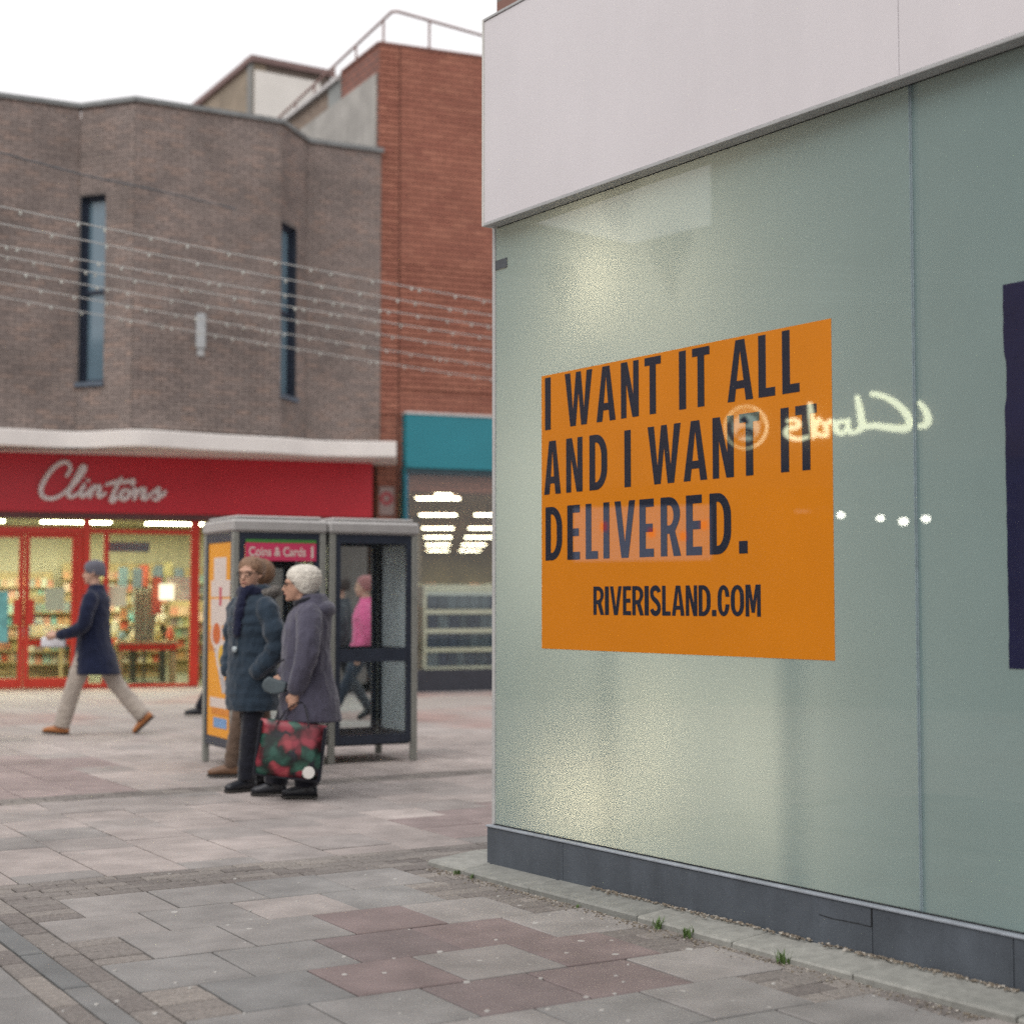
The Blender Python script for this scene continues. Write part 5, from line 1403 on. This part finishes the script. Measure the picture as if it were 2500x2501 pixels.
        xs = [v.co.x for v in me.vertices]; k_ = .50 / (max(xs) - min(xs)); me.transform(Matrix.Scale(k_, 4, (1, 0, 0))); me.transform(frame_matrix(F, .135, -.0052, top - .195)); link_mesh('header_lettering', me, M_ADVW, h)
        mb = MB(); mb.fbox(F, BW - .135, BW - .115, -.0058, -.0045, top - .21, top - .11); mb.build('header_mark', M_ADVW, h)
        mb = MB(); mb.tube([F.pt(.30, -.25, top - .26), F.pt(.62, -.25, top - .25)], [.03, .045], 8); mb.build('phone_hood', M_BLACK, rt)
        mb = MB(); mb.fbox(F, .20, .42, -BW + .05, -BW + .056, .98, 1.62); mb.build('inner_poster', pm('olive_poster', (.26, .25, .16), .6, .1, 6), bk)
    return rt
booth(0, 'phone box with an orange side advert, behind the two women', 'advert')
booth(BW + .035, 'clear glass phone box with white panels at its back', 'clear')

# ------------------------------------------------------------------ people
M_SKIN = pm('skin', (.52, .30, .21), .55, .08, 20)
M_SKIN2 = pm('skin_pale', (.56, .34, .25), .55, .08, 20)
M_EYE = pm('eye', (.02, .018, .016), .2, .1, 10); M_LIP = pm('lips', (.38, .14, .12), .5, .1, 10)
def fabric(name, col, scale=90, bump=.25, var=.15):
    m = pm(name, col, .92, var, 7, bump=bump, bscale=scale, spec=.2, space='Object')
    m.node_tree.nodes['Principled BSDF'].inputs['Sheen Weight'].default_value = .25
    return m
def hand(mb, w, d, side, curl=.6, scale=1.0):
    """palm, four bent fingers and a thumb; w wrist, d pointing direction"""
    d = Vector(d).normalized(); w = Vector(w)
    sidev = Vector((0, 1, 0)) * side; fwd = d.cross(sidev).normalized()     # palm normal / row direction
    row = Vector((1, 0, 0)) - d * d.x
    if row.length < .2: row = Vector((0, 0, 1)) - d * d.z
    row.normalize(); inward = -sidev
    s = scale
    mb.tube([w, w + d * .045 * s, w + d * .085 * s], [.026 * s, .034 * s, .032 * s], 10, flat=(1, 1), round_ends=True)
    for i, L in enumerate((.068, .076, .072, .056)):
        b = w + d * .085 * s + row * (.030 - .020 * i) * s
        k1 = b + d * L * .45 * s + inward * .01 * curl * s
        k2 = k1 + (d * (1 - curl * .7) + inward * curl).normalized() * L * .35 * s
        k3 = k2 + (d * (.6 - curl) + inward * 1.0).normalized() * L * .3 * s
        mb.tube([b - d * .02 * s, b, k1, k2, k3], [.010 * s, .0098 * s, .0092 * s, .0086 * s, .0078 * s], 8, round_ends=True)
    b = w + d * .03 * s + row * .030 * s
    mb.tube([b, b + (row * .6 + d * .7).normalized() * .035 * s, b + (row * .35 + d + inward * .4).normalized() * .066 * s], [.013 * s, .0115 * s, .009 * s], 8, round_ends=True)

def head(mb, c, hh=.225, yaw=0, k=1.0):
    """c = chin-level centre of the neck; face towards +x turned by yaw"""
    rows = [(0, .050, .028, .030), (.018, .045, .048, .044), (.045, .036, .066, .056), (.075, .024, .080, .066), (.11, .010, .091, .073), (.145, .0, .097, .077), (.175, -.006, .095, .075), (.20, -.010, .082, .066), (.218, -.012, .055, .046), (.226, -.012, .02, .018)]
    ca, sa = math.cos(yaw), math.sin(yaw)
    def T(x, y, z): return Vector((c[0] + (x * ca - y * sa) * k, c[1] + (x * sa + y * ca) * k, c[2] + z * hh / .226))
    rs = []
    for z, cx_, rx, ry in rows: rs.append([T(cx_ + rx * math.cos(q), ry * math.sin(q), z) for q in [2 * math.pi * i / 18 for i in range(18)]])
    mb.rings(rs)
    mb.tube([T(.092, 0, .128), T(.106, 0, .10), T(.118, 0, .080), T(.098, 0, .070)], [.009, .012, .015, .011], 8, round_ends=True)     # nose
    mb.tube([T(.088, -.045, .135), T(.099, 0, .138), T(.088, .045, .135)], .009, 8, round_ends=True)   # brow
    for s in (-1, 1):
        mb.tube([T(-.005, s * .074, .135), T(-.012, s * .082, .112), T(.0, s * .074, .085)], [.012, .015, .010], 8, round_ends=True)   # ear
        mb.ball(tuple(T(.062, s * .036, .082)), (.022, .022, .02), 10, 6)                                         # cheek
    mb.tube([T(.094, -.02, .047), T(.102, 0, .049), T(.094, .02, .047)], [.007, .010, .007], 8, round_ends=True)
    mb.ball(tuple(T(.082, 0, .012)), (.022, .024, .018), 10, 6)                                                    # chin
    return T
def face_bits(T, rt, glasses=False, lip=True):
    e = MB()
    for s in (-1, 1): e.ball(tuple(T(.086, s * .032, .113)), (.010, .012, .007), 8, 6)
    e.build('eyes', M_EYE, rt, local=True, smooth=True)
    m = MB(); m.tube([T(.098, -.022, .047), T(.1095, 0, .049), T(.098, .022, .047)], [.003, .0055, .003], 6, round_ends=True); m.build('mouth', M_LIP, rt, local=True, smooth=True)
    if glasses:
        g = MB()
        for s in (-1, 1):
            pts = [T(.108 - .018 * abs(math.cos(q) * .5), s * .034 + .026 * math.cos(q), .113 + .019 * math.sin(q)) for q in [6.283 * i / 14 for i in range(15)]]
            g.tube(pts, .0028, 5)
            g.tube([T(.098, s * .062, .118), T(.04, s * .080, .124), T(-.01, s * .082, .122)], .0026, 5)
        g.tube([T(.110, -.008, .118), T(.110, .008, .118)], .0028, 5)
        g.build('glasses', M_BLACK, rt, local=True)

def shoe(rt, ankle, yaw, pitch, mat, sole, L=.265, name='shoe', boot=0.0):
    """ankle: (x, y, z); toe forward along yaw, pitch > 0 lifts the heel"""
    mb = MB()
    rows = [(-.075, .045, .030, .036), (-.055, .048, .046, .044), (.0, .050, .036, .048), (.06, .046, .040, .042), (.11, .040, .044, .034), (.155, .034, .036, .028), (.18, .03, .018, .018)]
    k = L / .27; rs = []
    cy_, sy = math.cos(yaw), math.sin(yaw); cp, sp = math.cos(pitch), math.sin(pitch)
    def T(x, y, z):
        z -= .085
        x, z = x * cp + z * sp, -x * sp + z * cp
        return Vector((ankle[0] + x * cy_ - y * sy, ankle[1] + x * sy + y * cy_, ankle[2] + z))
    for x, zc, ry, rz in rows: rs.append([T(x * k, ry * math.cos(q), max(zc + rz * math.sin(q), .012)) for q in [6.283 * i / 12 for i in range(12)]])
    mb.rings(rs); mb.tube([T(-.022, 0, .05), T(-.02, 0, .10 + boot)], [.046, .044], 10, round_ends=True)
    o = remeshed(mb, name, mat, rt, .008, 3)
    so_ = MB(); pts = [(-.078, .03), (-.05, .04), (0, .033), (.06, .040), (.12, .043), (.165, .034), (.185, .012)]
    lo = [T(x * k, y, 0) for x, y in pts] + [T(x * k, -y, 0) for x, y in pts[::-1]]; hi = [T(x * k, y, .016) for x, y in pts] + [T(x * k, -y, .016) for x, y in pts[::-1]]
    so_.rings([lo, hi]); so_.build('sole', sole, o, local=True)
    return o

def person(name, pos, heading, label, H=1.75, legs=None, arms=None, coat=None, sleeves=None, mats=None, hip=.90, shoulder=1.42, headyaw=0, voxel=.0075, glasses=False, shoes=None, trouser_r=(.085, .066, .056), neck=(-.01, 0, 1.46), chin=(-.0, 0, 1.52), cuffs=None, hands=True, quilt=0.0, lean=0.0, shoe_args={}):
    rt = tag(empty(name, (pos[0], pos[1], 0), heading), label, 'person')
    # body: one continuous figure
    b = MB()
    b.stack([(hip - .08, lean * hip * 0, 0, .11, .15), (hip + .05, 0, 0, .115, .155), (hip + .2, lean * .2, 0, .105, .14), (hip + .35, lean * .35, 0, .115, .155), (shoulder - .06, lean * .5, 0, .105, .165), (shoulder, lean * .52, 0, .085, .14), (shoulder + .03, lean * .53, 0, .06, .07)], 16)
    b.tube([Vector((neck[0] - .01, neck[1], shoulder - .02)), Vector(neck), Vector((chin[0] + .0, chin[1], chin[2] + .05))], [.062, .054, .054], 12, round_ends=True)
    T = head(b, chin, yaw=headyaw)
    for side, (sh, el, wr, hd) in arms.items():
        sg_ = 1 if side == 'l' else -1
        b.tube([sh, el, wr], [.045, .037, .026], 10, round_ends=True)
        if hands: hand(b, wr, hd, sg_)
    for (hp, kn, an) in legs:
        b.tube([hp, kn, an], [.075, .052, .036], 10, round_ends=True)
    remeshed(b, 'body', mats['skin'], rt, voxel, 3)
    face_bits(T, rt, glasses)
    # trousers
    t = MB()
    t.stack([(hip - .10, 0, 0, .115, .15), (hip, 0, 0, .125, .16), (hip + .12, 0, 0, .12, .155)], 16)
    for (hp, kn, an) in legs: t.tube([hp, (Vector(hp) + Vector(kn)) / 2, kn, (Vector(kn) + Vector(an)) / 2, Vector(an) + (Vector(an) - Vector(kn)).normalized() * .01], [trouser_r[0] * 1.05, trouser_r[0], trouser_r[1], (trouser_r[1] + trouser_r[2]) / 2, trouser_r[2]], 12)
    remeshed(t, 'trousers', mats['trousers'], rt, .011, 4, folds=.008, freq=(9, 9, 13), seed=pos[0])
    # coat
    c = MB(); rows = []
    for i in range(len(coat) - 1):
        a, bb = coat[i], coat[i + 1]; n = 6
        for j in range(n):
            f = j / n; rows.append(tuple(a[q] + (bb[q] - a[q]) * f for q in range(5)))
    rows.append(coat[-1])
    if quilt:
        rows = [(z, x, y, rx + quilt * abs(math.sin(z * math.pi / .075)) ** .6, ry + quilt * abs(math.sin(z * math.pi / .075)) ** .6) for z, x, y, rx, ry in rows]
    c.stack(rows, 22)
    for pts, rad in sleeves: c.tube(catmull(pts, 4), [rad[0] + (rad[-1] - rad[0]) * i / (4 * (len(pts) - 1)) + (quilt * .8 * math.sin(i * 1.6) if quilt else 0) for i in range(4 * (len(pts) - 1) + 1)], 12, round_ends=True)
    remeshed(c, 'coat', mats['coat'], rt, .009, 3, folds=.009, freq=(11, 11, 6), seed=pos[0] * 3)
    for i, (hp, kn, an) in enumerate(legs):
        yaw, pit = shoes[i]; shoe(rt, an, yaw, pit, mats['shoe'], mats['sole'], **shoe_args)
    return rt, T

# --- man in a navy coat striding past the card shop
NAVY = fabric('navy_wool', (.009, .014, .040)); BEIGE = fabric('beige_cotton', (.42, .37, .32), 60, .2); TAN = pm('tan_leather', (.42, .16, .05), .5, .15, 12)
SOLE = pm('rubber_sole', (.03, .028, .026), .8, .1, 10); PSOLE = pm('pale_sole', (.45, .42, .38), .8, .1, 10)
mx_ = (-4.36, 16.55)
man, T = person('person', mx_, R(180), 'striding man in a navy coat, grey knitted hat and beige trousers', hip=.92,
    legs=[((.03, .09, .90), (.18, .09, .50), (.30, .09, .095)), ((-.02, -.09, .90), (-.21, -.09, .52), (-.50, -.09, .18))],
    shoes=[(0, -.06), (0, .75)], shoe_args={'L': .285},
    arms={'l': ((.0, .20, 1.42), (.04, .25, 1.14), (.33, .17, 1.03), (1, -.15, -.12)), 'r': ((.0, -.20, 1.42), (.06, -.25, 1.15), (.33, -.14, 1.04), (1, .15, -.1))},
    coat=[(.63, -.03, 0, .25, .25), (.78, -.02, 0, .215, .235), (.95, 0, 0, .175, .21), (1.12, .005, 0, .155, .20), (1.28, .0, 0, .155, .205), (1.40, -.015, 0, .135, .195), (1.46, -.02, 0, .105, .15), (1.52, -.02, 0, .085, .09), (1.555, -.02, 0, .078, .08)],
    sleeves=[([(-.01, .19, 1.41), (.02, .255, 1.26), (.05, .26, 1.13), (.20, .22, 1.06), (.30, .18, 1.035)], (.082, .052)), ([(-.01, -.19, 1.41), (.03, -.255, 1.26), (.06, -.26, 1.14), (.20, -.2, 1.07), (.30, -.15, 1.045)], (.082, .052))],
    mats=dict(skin=M_SKIN2, trousers=BEIGE, coat=NAVY, shoe=TAN, sole=SOLE), neck=(.0, 0, 1.52), chin=(.005, 0, 1.565), shoulder=1.44, trouser_r=(.10, .085, .082))
hat = MB(); hat.rings([[T(-.004 + rx * math.cos(q), ry * math.sin(q), z + .022 * math.cos(q) * max(0, 1 - (z - .13) / .1)) for q in [6.283 * i / 18 for i in range(18)]] for z, rx, ry in ((.10, .106, .088), (.14, .114, .094), (.185, .111, .092), (.218, .095, .078), (.243, .062, .052), (.254, .022, .02))])
remeshed(hat, 'knitted_hat', fabric('grey_knit', (.13, .13, .16), 140, .5), man, .008, 2)
mb = MB(); Hp = [(.30, .08), (.52, .06)]
mb.box(.30, .56, -.05, .0, .90, 1.01)
o = mb.build('paper_bundle', pm('white_paper', (.72, .72, .76), .7, .08, 9), None, loc=(mx_[0], mx_[1], 0), rot=(0, 0, R(180)), bevel=.02)
tag(o, 'white folded papers held in front by the striding man', 'papers')

# --- woman in the dark blue quilted coat, facing three-quarters to the street
PUFF = fabric('blue_quilted', (.024, .040, .060), 40, .2); BLK = fabric('black_cotton', (.010, .011, .018), 60, .15); BOOT = pm('black_leather', (.014, .016, .022), .4, .15, 12)
w1, T = person('person', (-1.92, 11.74), R(222), 'woman in a dark blue quilted coat and dark scarf looking left', hip=.86,
    legs=[((.02, .085, .85), (.06, .09, .46), (.10, .09, .09)), ((-.02, -.085, .85), (-.05, -.09, .46), (-.13, -.09, .095))], shoes=[(0, 0), (0, .08)],
    arms={'l': ((.0, .19, 1.32), (-.02, .25, 1.06), (.05, .17, .88), (.0, -.2, -1)), 'r': ((.0, -.19, 1.32), (-.02, -.25, 1.06), (.05, -.17, .88), (.0, .2, -1))},
    coat=[(.585, .0, 0, .17, .215), (.62, .0, 0, .175, .21), (.80, .0, 0, .17, .21), (.98, .0, 0, .155, .198), (1.10, .0, 0, .15, .193), (1.22, .01, 0, .155, .198), (1.33, -.005, 0, .15, .20), (1.40, -.02, 0, .12, .155), (1.46, -.03, 0, .10, .11), (1.50, -.035, 0, .09, .10)],
    sleeves=[([(0, .18, 1.33), (-.01, .26, 1.19), (-.02, .285, 1.05), (.03, .255, .95), (.075, .205, .88)], (.088, .062)), ([(0, -.18, 1.33), (-.01, -.26, 1.19), (-.02, -.285, 1.05), (.03, -.255, .95), (.075, -.205, .88)], (.088, .062))],
    mats=dict(skin=M_SKIN, trousers=BLK, coat=PUFF, shoe=BOOT, sole=SOLE), neck=(.0, 0, 1.42), chin=(.02, 0, 1.47), shoulder=1.36, glasses=True, quilt=.012, trouser_r=(.085, .072, .066), headyaw=R(28), shoe_args={'boot': .12})
hair = MB()
hair.rings([[T(-.022 + rx * math.cos(q), ry * math.sin(q), z - .035 * math.cos(q - math.pi) * 0 + max(0, math.cos(q)) * .05 * max(0, 1 - (z - .08) / .1)) for q in [6.283 * i / 20 for i in range(20)]] for z, rx, ry in ((.085, .088, .086), (.12, .102, .094), (.16, .112, .096), (.20, .104, .088), (.228, .078, .066), (.243, .035, .03))])
remeshed(hair, 'hair', pm('light_brown_hair', (.24, .14, .085), .6, .35, 30, bump=.6, bscale=120, space='Object'), w1, .008, 1, folds=.006, freq=(45, 45, 18))
sc_ = MB(); sc_.tube([Vector((-.005 + .085 * math.cos(q), .09 * math.sin(q), 1.455 + .012 * math.sin(3 * q))) for q in [6.283 * i / 16 for i in range(17)]], .042, 10)
sc_.tube([(.10, .03, 1.44), (.15, .05, 1.30), (.165, .045, 1.16)], [.05, .055, .045], 10, flat=(1, .6), round_ends=True)
remeshed(sc_, 'scarf', fabric('navy_scarf', (.008, .011, .035), 80, .3), w1, .009, 2, folds=.010, freq=(22,22,22))
fu = MB()
fu.tube([Vector((-.06 + .11 * math.cos(q), .13 * math.sin(q), 1.44 - .02 * math.cos(q))) for q in [R(70 + 220 * i / 12) for i in range(13)]], .036, 10, round_ends=True)
remeshed(fu, 'fur_collar', pm('grey_fur', (.17, .155, .14), .95, .35, 60, bump=.8, bscale=160, space='Object'), w1, .009, 1, folds=.014, freq=(50,50,50))
mb = MB(); mb.ball((.182, .045, 1.03), (.018, .026, .026), 10, 6); mb.build('badge', pm('pale_badge', (.42, .48, .50), .35, .1, 20), w1, local=True, smooth=True)

# --- white-haired woman in the lilac-grey coat
LIL = fabric('lilac_grey_wool', (.078, .075, .108), 70, .3)
w2p = (-1.46, 11.24)
w2, T = person('person', w2p, R(184), 'white-haired woman in a lilac-grey coat carrying a shopping bag', hip=.84,
    legs=[((.0, .085, .83), (.02, .085, .45), (-.02, .085, .095)), ((.03, -.085, .83), (.16, -.085, .46), (.21, -.085, .10))], shoes=[(0, 0), (0, .05)],
    arms={'l': ((-.02, .18, 1.26), (-.02, .25, .99), (.055, .22, .76), (.15, -.05, -1)), 'r': ((-.02, -.18, 1.26), (.02, -.25, 1.0), (.16, -.2, .86), (.5, .2, -1))},
    coat=[(.54, -.04, 0, .22, .245), (.70, -.025, 0, .205, .235), (.86, -.01, 0, .185, .22), (.98, -.0, 0, .17, .21), (1.10, .0, 0, .168, .205), (1.20, -.01, 0, .165, .205), (1.29, -.03, 0, .15, .19), (1.35, -.045, 0, .12, .15), (1.40, -.05, 0, .10, .11), (1.43, -.05, 0, .085, .09)],
    sleeves=[([(-.03, .17, 1.28), (-.035, .25, 1.14), (-.02, .27, 1.0), (.02, .255, .88), (.05, .235, .79)], (.092, .064)), ([(-.03, -.17, 1.28), (-.01, -.25, 1.14), (.02, -.26, 1.0), (.1, -.23, .92), (.15, -.21, .87)], (.092, .064))],
    mats=dict(skin=M_SKIN, trousers=BLK, coat=LIL, shoe=BOOT, sole=SOLE), neck=(.015, 0, 1.36), chin=(.045, 0, 1.385), shoulder=1.30, glasses=True, trouser_r=(.095, .085, .085))
hair = MB()
hair.rings([[T(-.03 + rx * math.cos(q), ry * math.sin(q), z + max(0, math.cos(q)) * .065 * max(0, 1 - (z - .03) / .17)) for q in [6.283 * i / 20 for i in range(20)]] for z, rx, ry in ((.045, .072, .078), (.08, .098, .094), (.125, .118, .105), (.17, .124, .106), (.21, .115, .098), (.24, .085, .074), (.256, .035, .03))])
remeshed(hair, 'hair', pm('white_hair', (.70, .66, .58), .7, .18, 40, bump=.7, bscale=110, space='Object'), w2, .008, 1, folds=.006, freq=(48, 48, 36))
hd = MB(); hd.tube([Vector((-.055 + .095 * math.cos(q), .13 * math.sin(q), 1.305 - .02 * math.cos(q))) for q in [R(75 + 210 * i / 14) for i in range(15)]], [.035 + .028 * math.sin(math.pi * i / 14) for i in range(15)], 10, round_ends=True)
remeshed(hd, 'hood', LIL, w2, .009, 3)
cl = MB(); cl.tube([Vector((-.012 + .088 * math.cos(q), .095 * math.sin(q), 1.385 - .02 * math.cos(q))) for q in [R(20 + 320 * i / 16) for i in range(17)]], .026, 8, round_ends=True); remeshed(cl, 'collar', BLK, w2, .008, 2)
# handbag across the front
hb = empty('handbag', (w2p[0] - .205, w2p[1] - .19, .73)); tag(hb, 'small blue-grey crescent handbag hanging in front of the white-haired woman', 'handbag')
out_ = [(-.10, -.006), (-.082, .040), (-.045, .066), (.0, .050), (.055, .034), (.098, .020), (.092, -.025), (.078, -.054), (.03, -.069), (-.02, -.070), (-.075, -.050)]
mb = MB(); ring_f = [Vector((x * .88 + .015, -.032, .07 + z * .88)) for x, z in out_]
mb.rings([[v * .93 + Vector((0, -.008, .005)) for v in ring_f], ring_f, [v + Vector((0, .065, 0)) for v in ring_f]])
remeshed(mb, 'bag_body', pm('blue_grey_leather', (.075, .10, .112), .5, .12, 12), hb, .006, 4)
mb = MB(); mb.tube(catmull([(-.085, .0, .13), (-.02, .02, .18), (.06, .05, .24), (.12, .09, .26)], 5), .006, 6); mb.build('strap', BLK, hb, local=True)
# big patterned shopping bag
bm_, bnt, bb = new_mat('rose_print'); NN, LL = bnt.nodes, bnt.links
vo = NN.new('ShaderNodeTexVoronoi'); vo.inputs['Scale'].default_value = 13; tc = NN.new('ShaderNodeTexCoord')
nzz = NN.new('ShaderNodeTexNoise'); nzz.inputs['Scale'].default_value = 9; LL.new(tc.outputs['Object'], nzz.inputs['Vector'])
mxx = NN.new('ShaderNodeMix'); mxx.data_type = 'VECTOR'; mxx.inputs['Factor'].default_value = .12; LL.new(tc.outputs['Object'], mxx.inputs['A']); LL.new(nzz.outputs['Color'], mxx.inputs['B']); LL.new(mxx.outputs['Result'], vo.inputs['Vector'])
sp = NN.new('ShaderNodeSeparateColor'); LL.new(vo.outputs['Color'], sp.inputs[0])
cr_ = NN.new('ShaderNodeValToRGB'); cr_.color_ramp.interpolation = 'CONSTANT'; els = cr_.color_ramp.elements
for _ in range(3): els.new(.5)
for e, (p, c) in zip(els, ((0, (.30, .035, .055)), (.30, (.025, .095, .07)), (.52, (.36, .055, .07)), (.74, (.035, .12, .085)), (.90, (.02, .025, .04)))): e.position = p; e.color = c4(c)
LL.new(sp.outputs[0], cr_.inputs['Fac'])
edge_ = NN.new('ShaderNodeMapRange'); edge_.inputs['From Min'].default_value = .35; edge_.inputs['From Max'].default_value = .75; edge_.inputs['To Min'].default_value = 1.0; edge_.inputs['To Max'].default_value = .12; LL.new(vo.outputs['Distance'], edge_.inputs['Value'])
sc2 = NN.new('ShaderNodeVectorMath'); sc2.operation = 'SCALE'; LL.new(cr_.outputs['Color'], sc2.inputs[0]); LL.new(edge_.outputs['Result'], sc2.inputs['Scale']); LL.new(sc2.outputs[0], bb.inputs['Base Color']); bb.inputs['Roughness'].default_value = .4
bagp = Vector((w2p[0] - .095, w2p[1] - .235, .165))
bag = empty('shopping_bag', bagp); bag.rotation_euler = (0, R(7), R(3)); tag(bag, 'large black shopping bag printed with red roses and green leaves', 'shopping bag')
mb = MB(); rows = []
for i in range(9):
    f = i / 8; z = .385 * f; bulge = .045 + .05 * math.sin(math.pi * min(f * 1.1, 1)) * (1 - f * .6)
    hw = .225 + .008 * math.sin(f * 7)
    pts = []
    for q in range(24):
        a = 6.283 * q / 24; ca, sa = math.cos(a), math.sin(a)
        x = hw * (abs(ca) ** .35) * (1 if ca >= 0 else -1); y = bulge * (abs(sa) ** .7) * (1 if sa >= 0 else -1) + .006 * math.sin(9 * x + 5 * f)
        pts.append(Vector((x, y, z)))
    rows.append(pts)
mb.rings(rows); mb.build('bag_body', bm_, bag, local=True, smooth=True)
mb = MB(); mb.box(-.232, .232, -.055, .055, -.006, .012); mb.build('bag_base', BLK, bag, local=True, bevel=.01)
for s in (-1, 1):
    mb = MB(); mb.box(s * .222 - .012, s * .222 + .012, -.05, .05, .0, .375); mb.build('side_gusset', BLK, bag, local=True, bevel=.006)
mb = MB(); mb.rings([[Vector((.150 + .042 * math.cos(q), y, .062 + .042 * math.sin(q))) for q in [6.283 * i / 18 for i in range(18)]] for y in (-.083, -.098)]); mb.build('white_badge', pm('white_print', (.72, .70, .66), .5, .06, 20), bag, local=True)
for y in (-.05, .05):
    mb = MB(); mb.tube(catmull([(-.11, y, .36), (-.06, y * .6, .46), (.03, 0, .525), (.08, y * .6, .46), (.11, y, .36)], 5), .009, 6, flat=(1.3, .5)); mb.build('handle', BLK, bag, local=True)

# --- third walker mostly hidden behind the two women
BRN = fabric('dark_wool', (.035, .04, .05))
w3, T = person('person', (-2.03, 12.62), R(186), 'person with fluffy brown hair and brown shoes behind the two women', hip=.87,
    legs=[((.02, .085, .86), (.12, .085, .48), (.19, .085, .095)), ((-.02, -.085, .86), (-.04, -.085, .47), (-.12, -.085, .10))], shoes=[(0, 0), (0, .1)],
    arms={'l': ((.0, .18, 1.34), (.0, .24, 1.08), (.08, .22, .86), (.2, -.2, -1)), 'r': ((.0, -.18, 1.34), (.0, -.24, 1.08), (.08, -.22, .86), (.2, .2, -1))},
    coat=[(.70, 0, 0, .16, .21), (.9, 0, 0, .155, .205), (1.1, 0, 0, .15, .2), (1.25, 0, 0, .15, .2), (1.36, -.01, 0, .125, .18), (1.44, -.02, 0, .09, .11), (1.48, -.02, 0, .08, .085)],
    sleeves=[([(0, .17, 1.35), (0, .25, 1.2), (0, .26, 1.07), (.05, .24, .95), (.08, .225, .87)], (.08, .055)), ([(0, -.17, 1.35), (0, -.25, 1.2), (0, -.26, 1.07), (.05, -.24, .95), (.08, -.225, .87)], (.08, .055))],
    mats=dict(skin=M_SKIN, trousers=fabric('brown_trousers', (.14, .095, .07)), coat=BRN, shoe=pm('brown_leather', (.17, .09, .05), .5, .15, 12), sole=SOLE), neck=(0, 0, 1.43), chin=(.01, 0, 1.465), shoulder=1.38, voxel=.012)
hair = MB(); hair.ball(tuple(T(-.03, 0, .15)), (.125, .105, .115), 16, 10); remeshed(hair, 'hair', pm('brown_hair', (.20, .11, .06), .6, .35, 30, bump=.6, bscale=120, space='Object'), w3, .010, 2)

# --- walkers behind the telephone boxes
def walker(pos, head_, label, coatm, trm, shm, hairm, scale_h=1.0, hat=False):
    rt, T = person('person', pos, head_, label, hip=.84,
        legs=[((.02, .085, .83), (.20, .085, .46), (.38, .085, .095)), ((-.02, -.085, .83), (-.12, -.085, .46), (-.33, -.085, .13))], shoes=[(0, 0), (0, .45)],
        arms={'l': ((.0, .18, 1.28), (-.05, .24, 1.02), (.05, .22, .80), (.2, -.1, -1)), 'r': ((.0, -.18, 1.28), (.05, -.24, 1.03), (.16, -.22, .84), (.3, .1, -1))},
        coat=[(.74, 0, 0, .15, .2), (.9, 0, 0, .15, .2), (1.06, 0, 0, .145, .195), (1.2, 0, 0, .15, .2), (1.30, -.01, 0, .125, .18), (1.38, -.02, 0, .09, .11), (1.42, -.02, 0, .08, .085)],
        sleeves=[([(0, .17, 1.29), (-.03, .25, 1.15), (-.05, .26, 1.01), (0, .24, .9), (.05, .225, .81)], (.08, .055)), ([(0, -.17, 1.29), (.03, -.25, 1.15), (.05, -.26, 1.02), (.11, -.24, .93), (.16, -.225, .85)], (.08, .055))],
        mats=dict(skin=M_SKIN2, trousers=trm, coat=coatm, shoe=shm, sole=SOLE), neck=(0, 0, 1.39), chin=(.01, 0, 1.44), shoulder=1.32, voxel=.014)
    h = MB(); h.rings([[T(-.02 + rx * math.cos(q), ry * math.sin(q), z + max(0, math.cos(q)) * .05 * max(0, 1 - (z - .06) / .14)) for q in [6.283 * i / 16 for i in range(16)]] for z, rx, ry in ((.07, .09, .088), (.12, .108, .096), (.17, .112, .096), (.21, .10, .086), (.24, .05, .045))])
    remeshed(h, 'hat' if hat else 'hair', hairm, rt, .010, 2)
    return rt
PINK = fabric('pink_jacket', (.66, .115, .27)); DKG = fabric('dark_grey_wool', (.045, .05, .06)); JEAN = fabric('dark_denim', (.03, .04, .06))
walker((-1.66, 18.0), R(178), 'person in a bright pink jacket seen through the clear phone box', PINK, JEAN, BOOT, fabric('rose_knit', (.36, .15, .15), 120, .4), hat=True)
walker((-2.02, 18.7), R(182), 'person in dark grey clothes walking beside the pink jacket', DKG, DKG, BOOT, pm('dark_hair', (.05, .035, .03), .6, .3, 30))
walker((-3.40, 19.3), R(180), 'person hidden by the phone box, one dark shoe showing on its left', BLK, BLK, BOOT, pm('dark_hair2', (.06, .04, .03), .6, .3, 30))
# walker's white carrier by the left box: pale post with a red mark
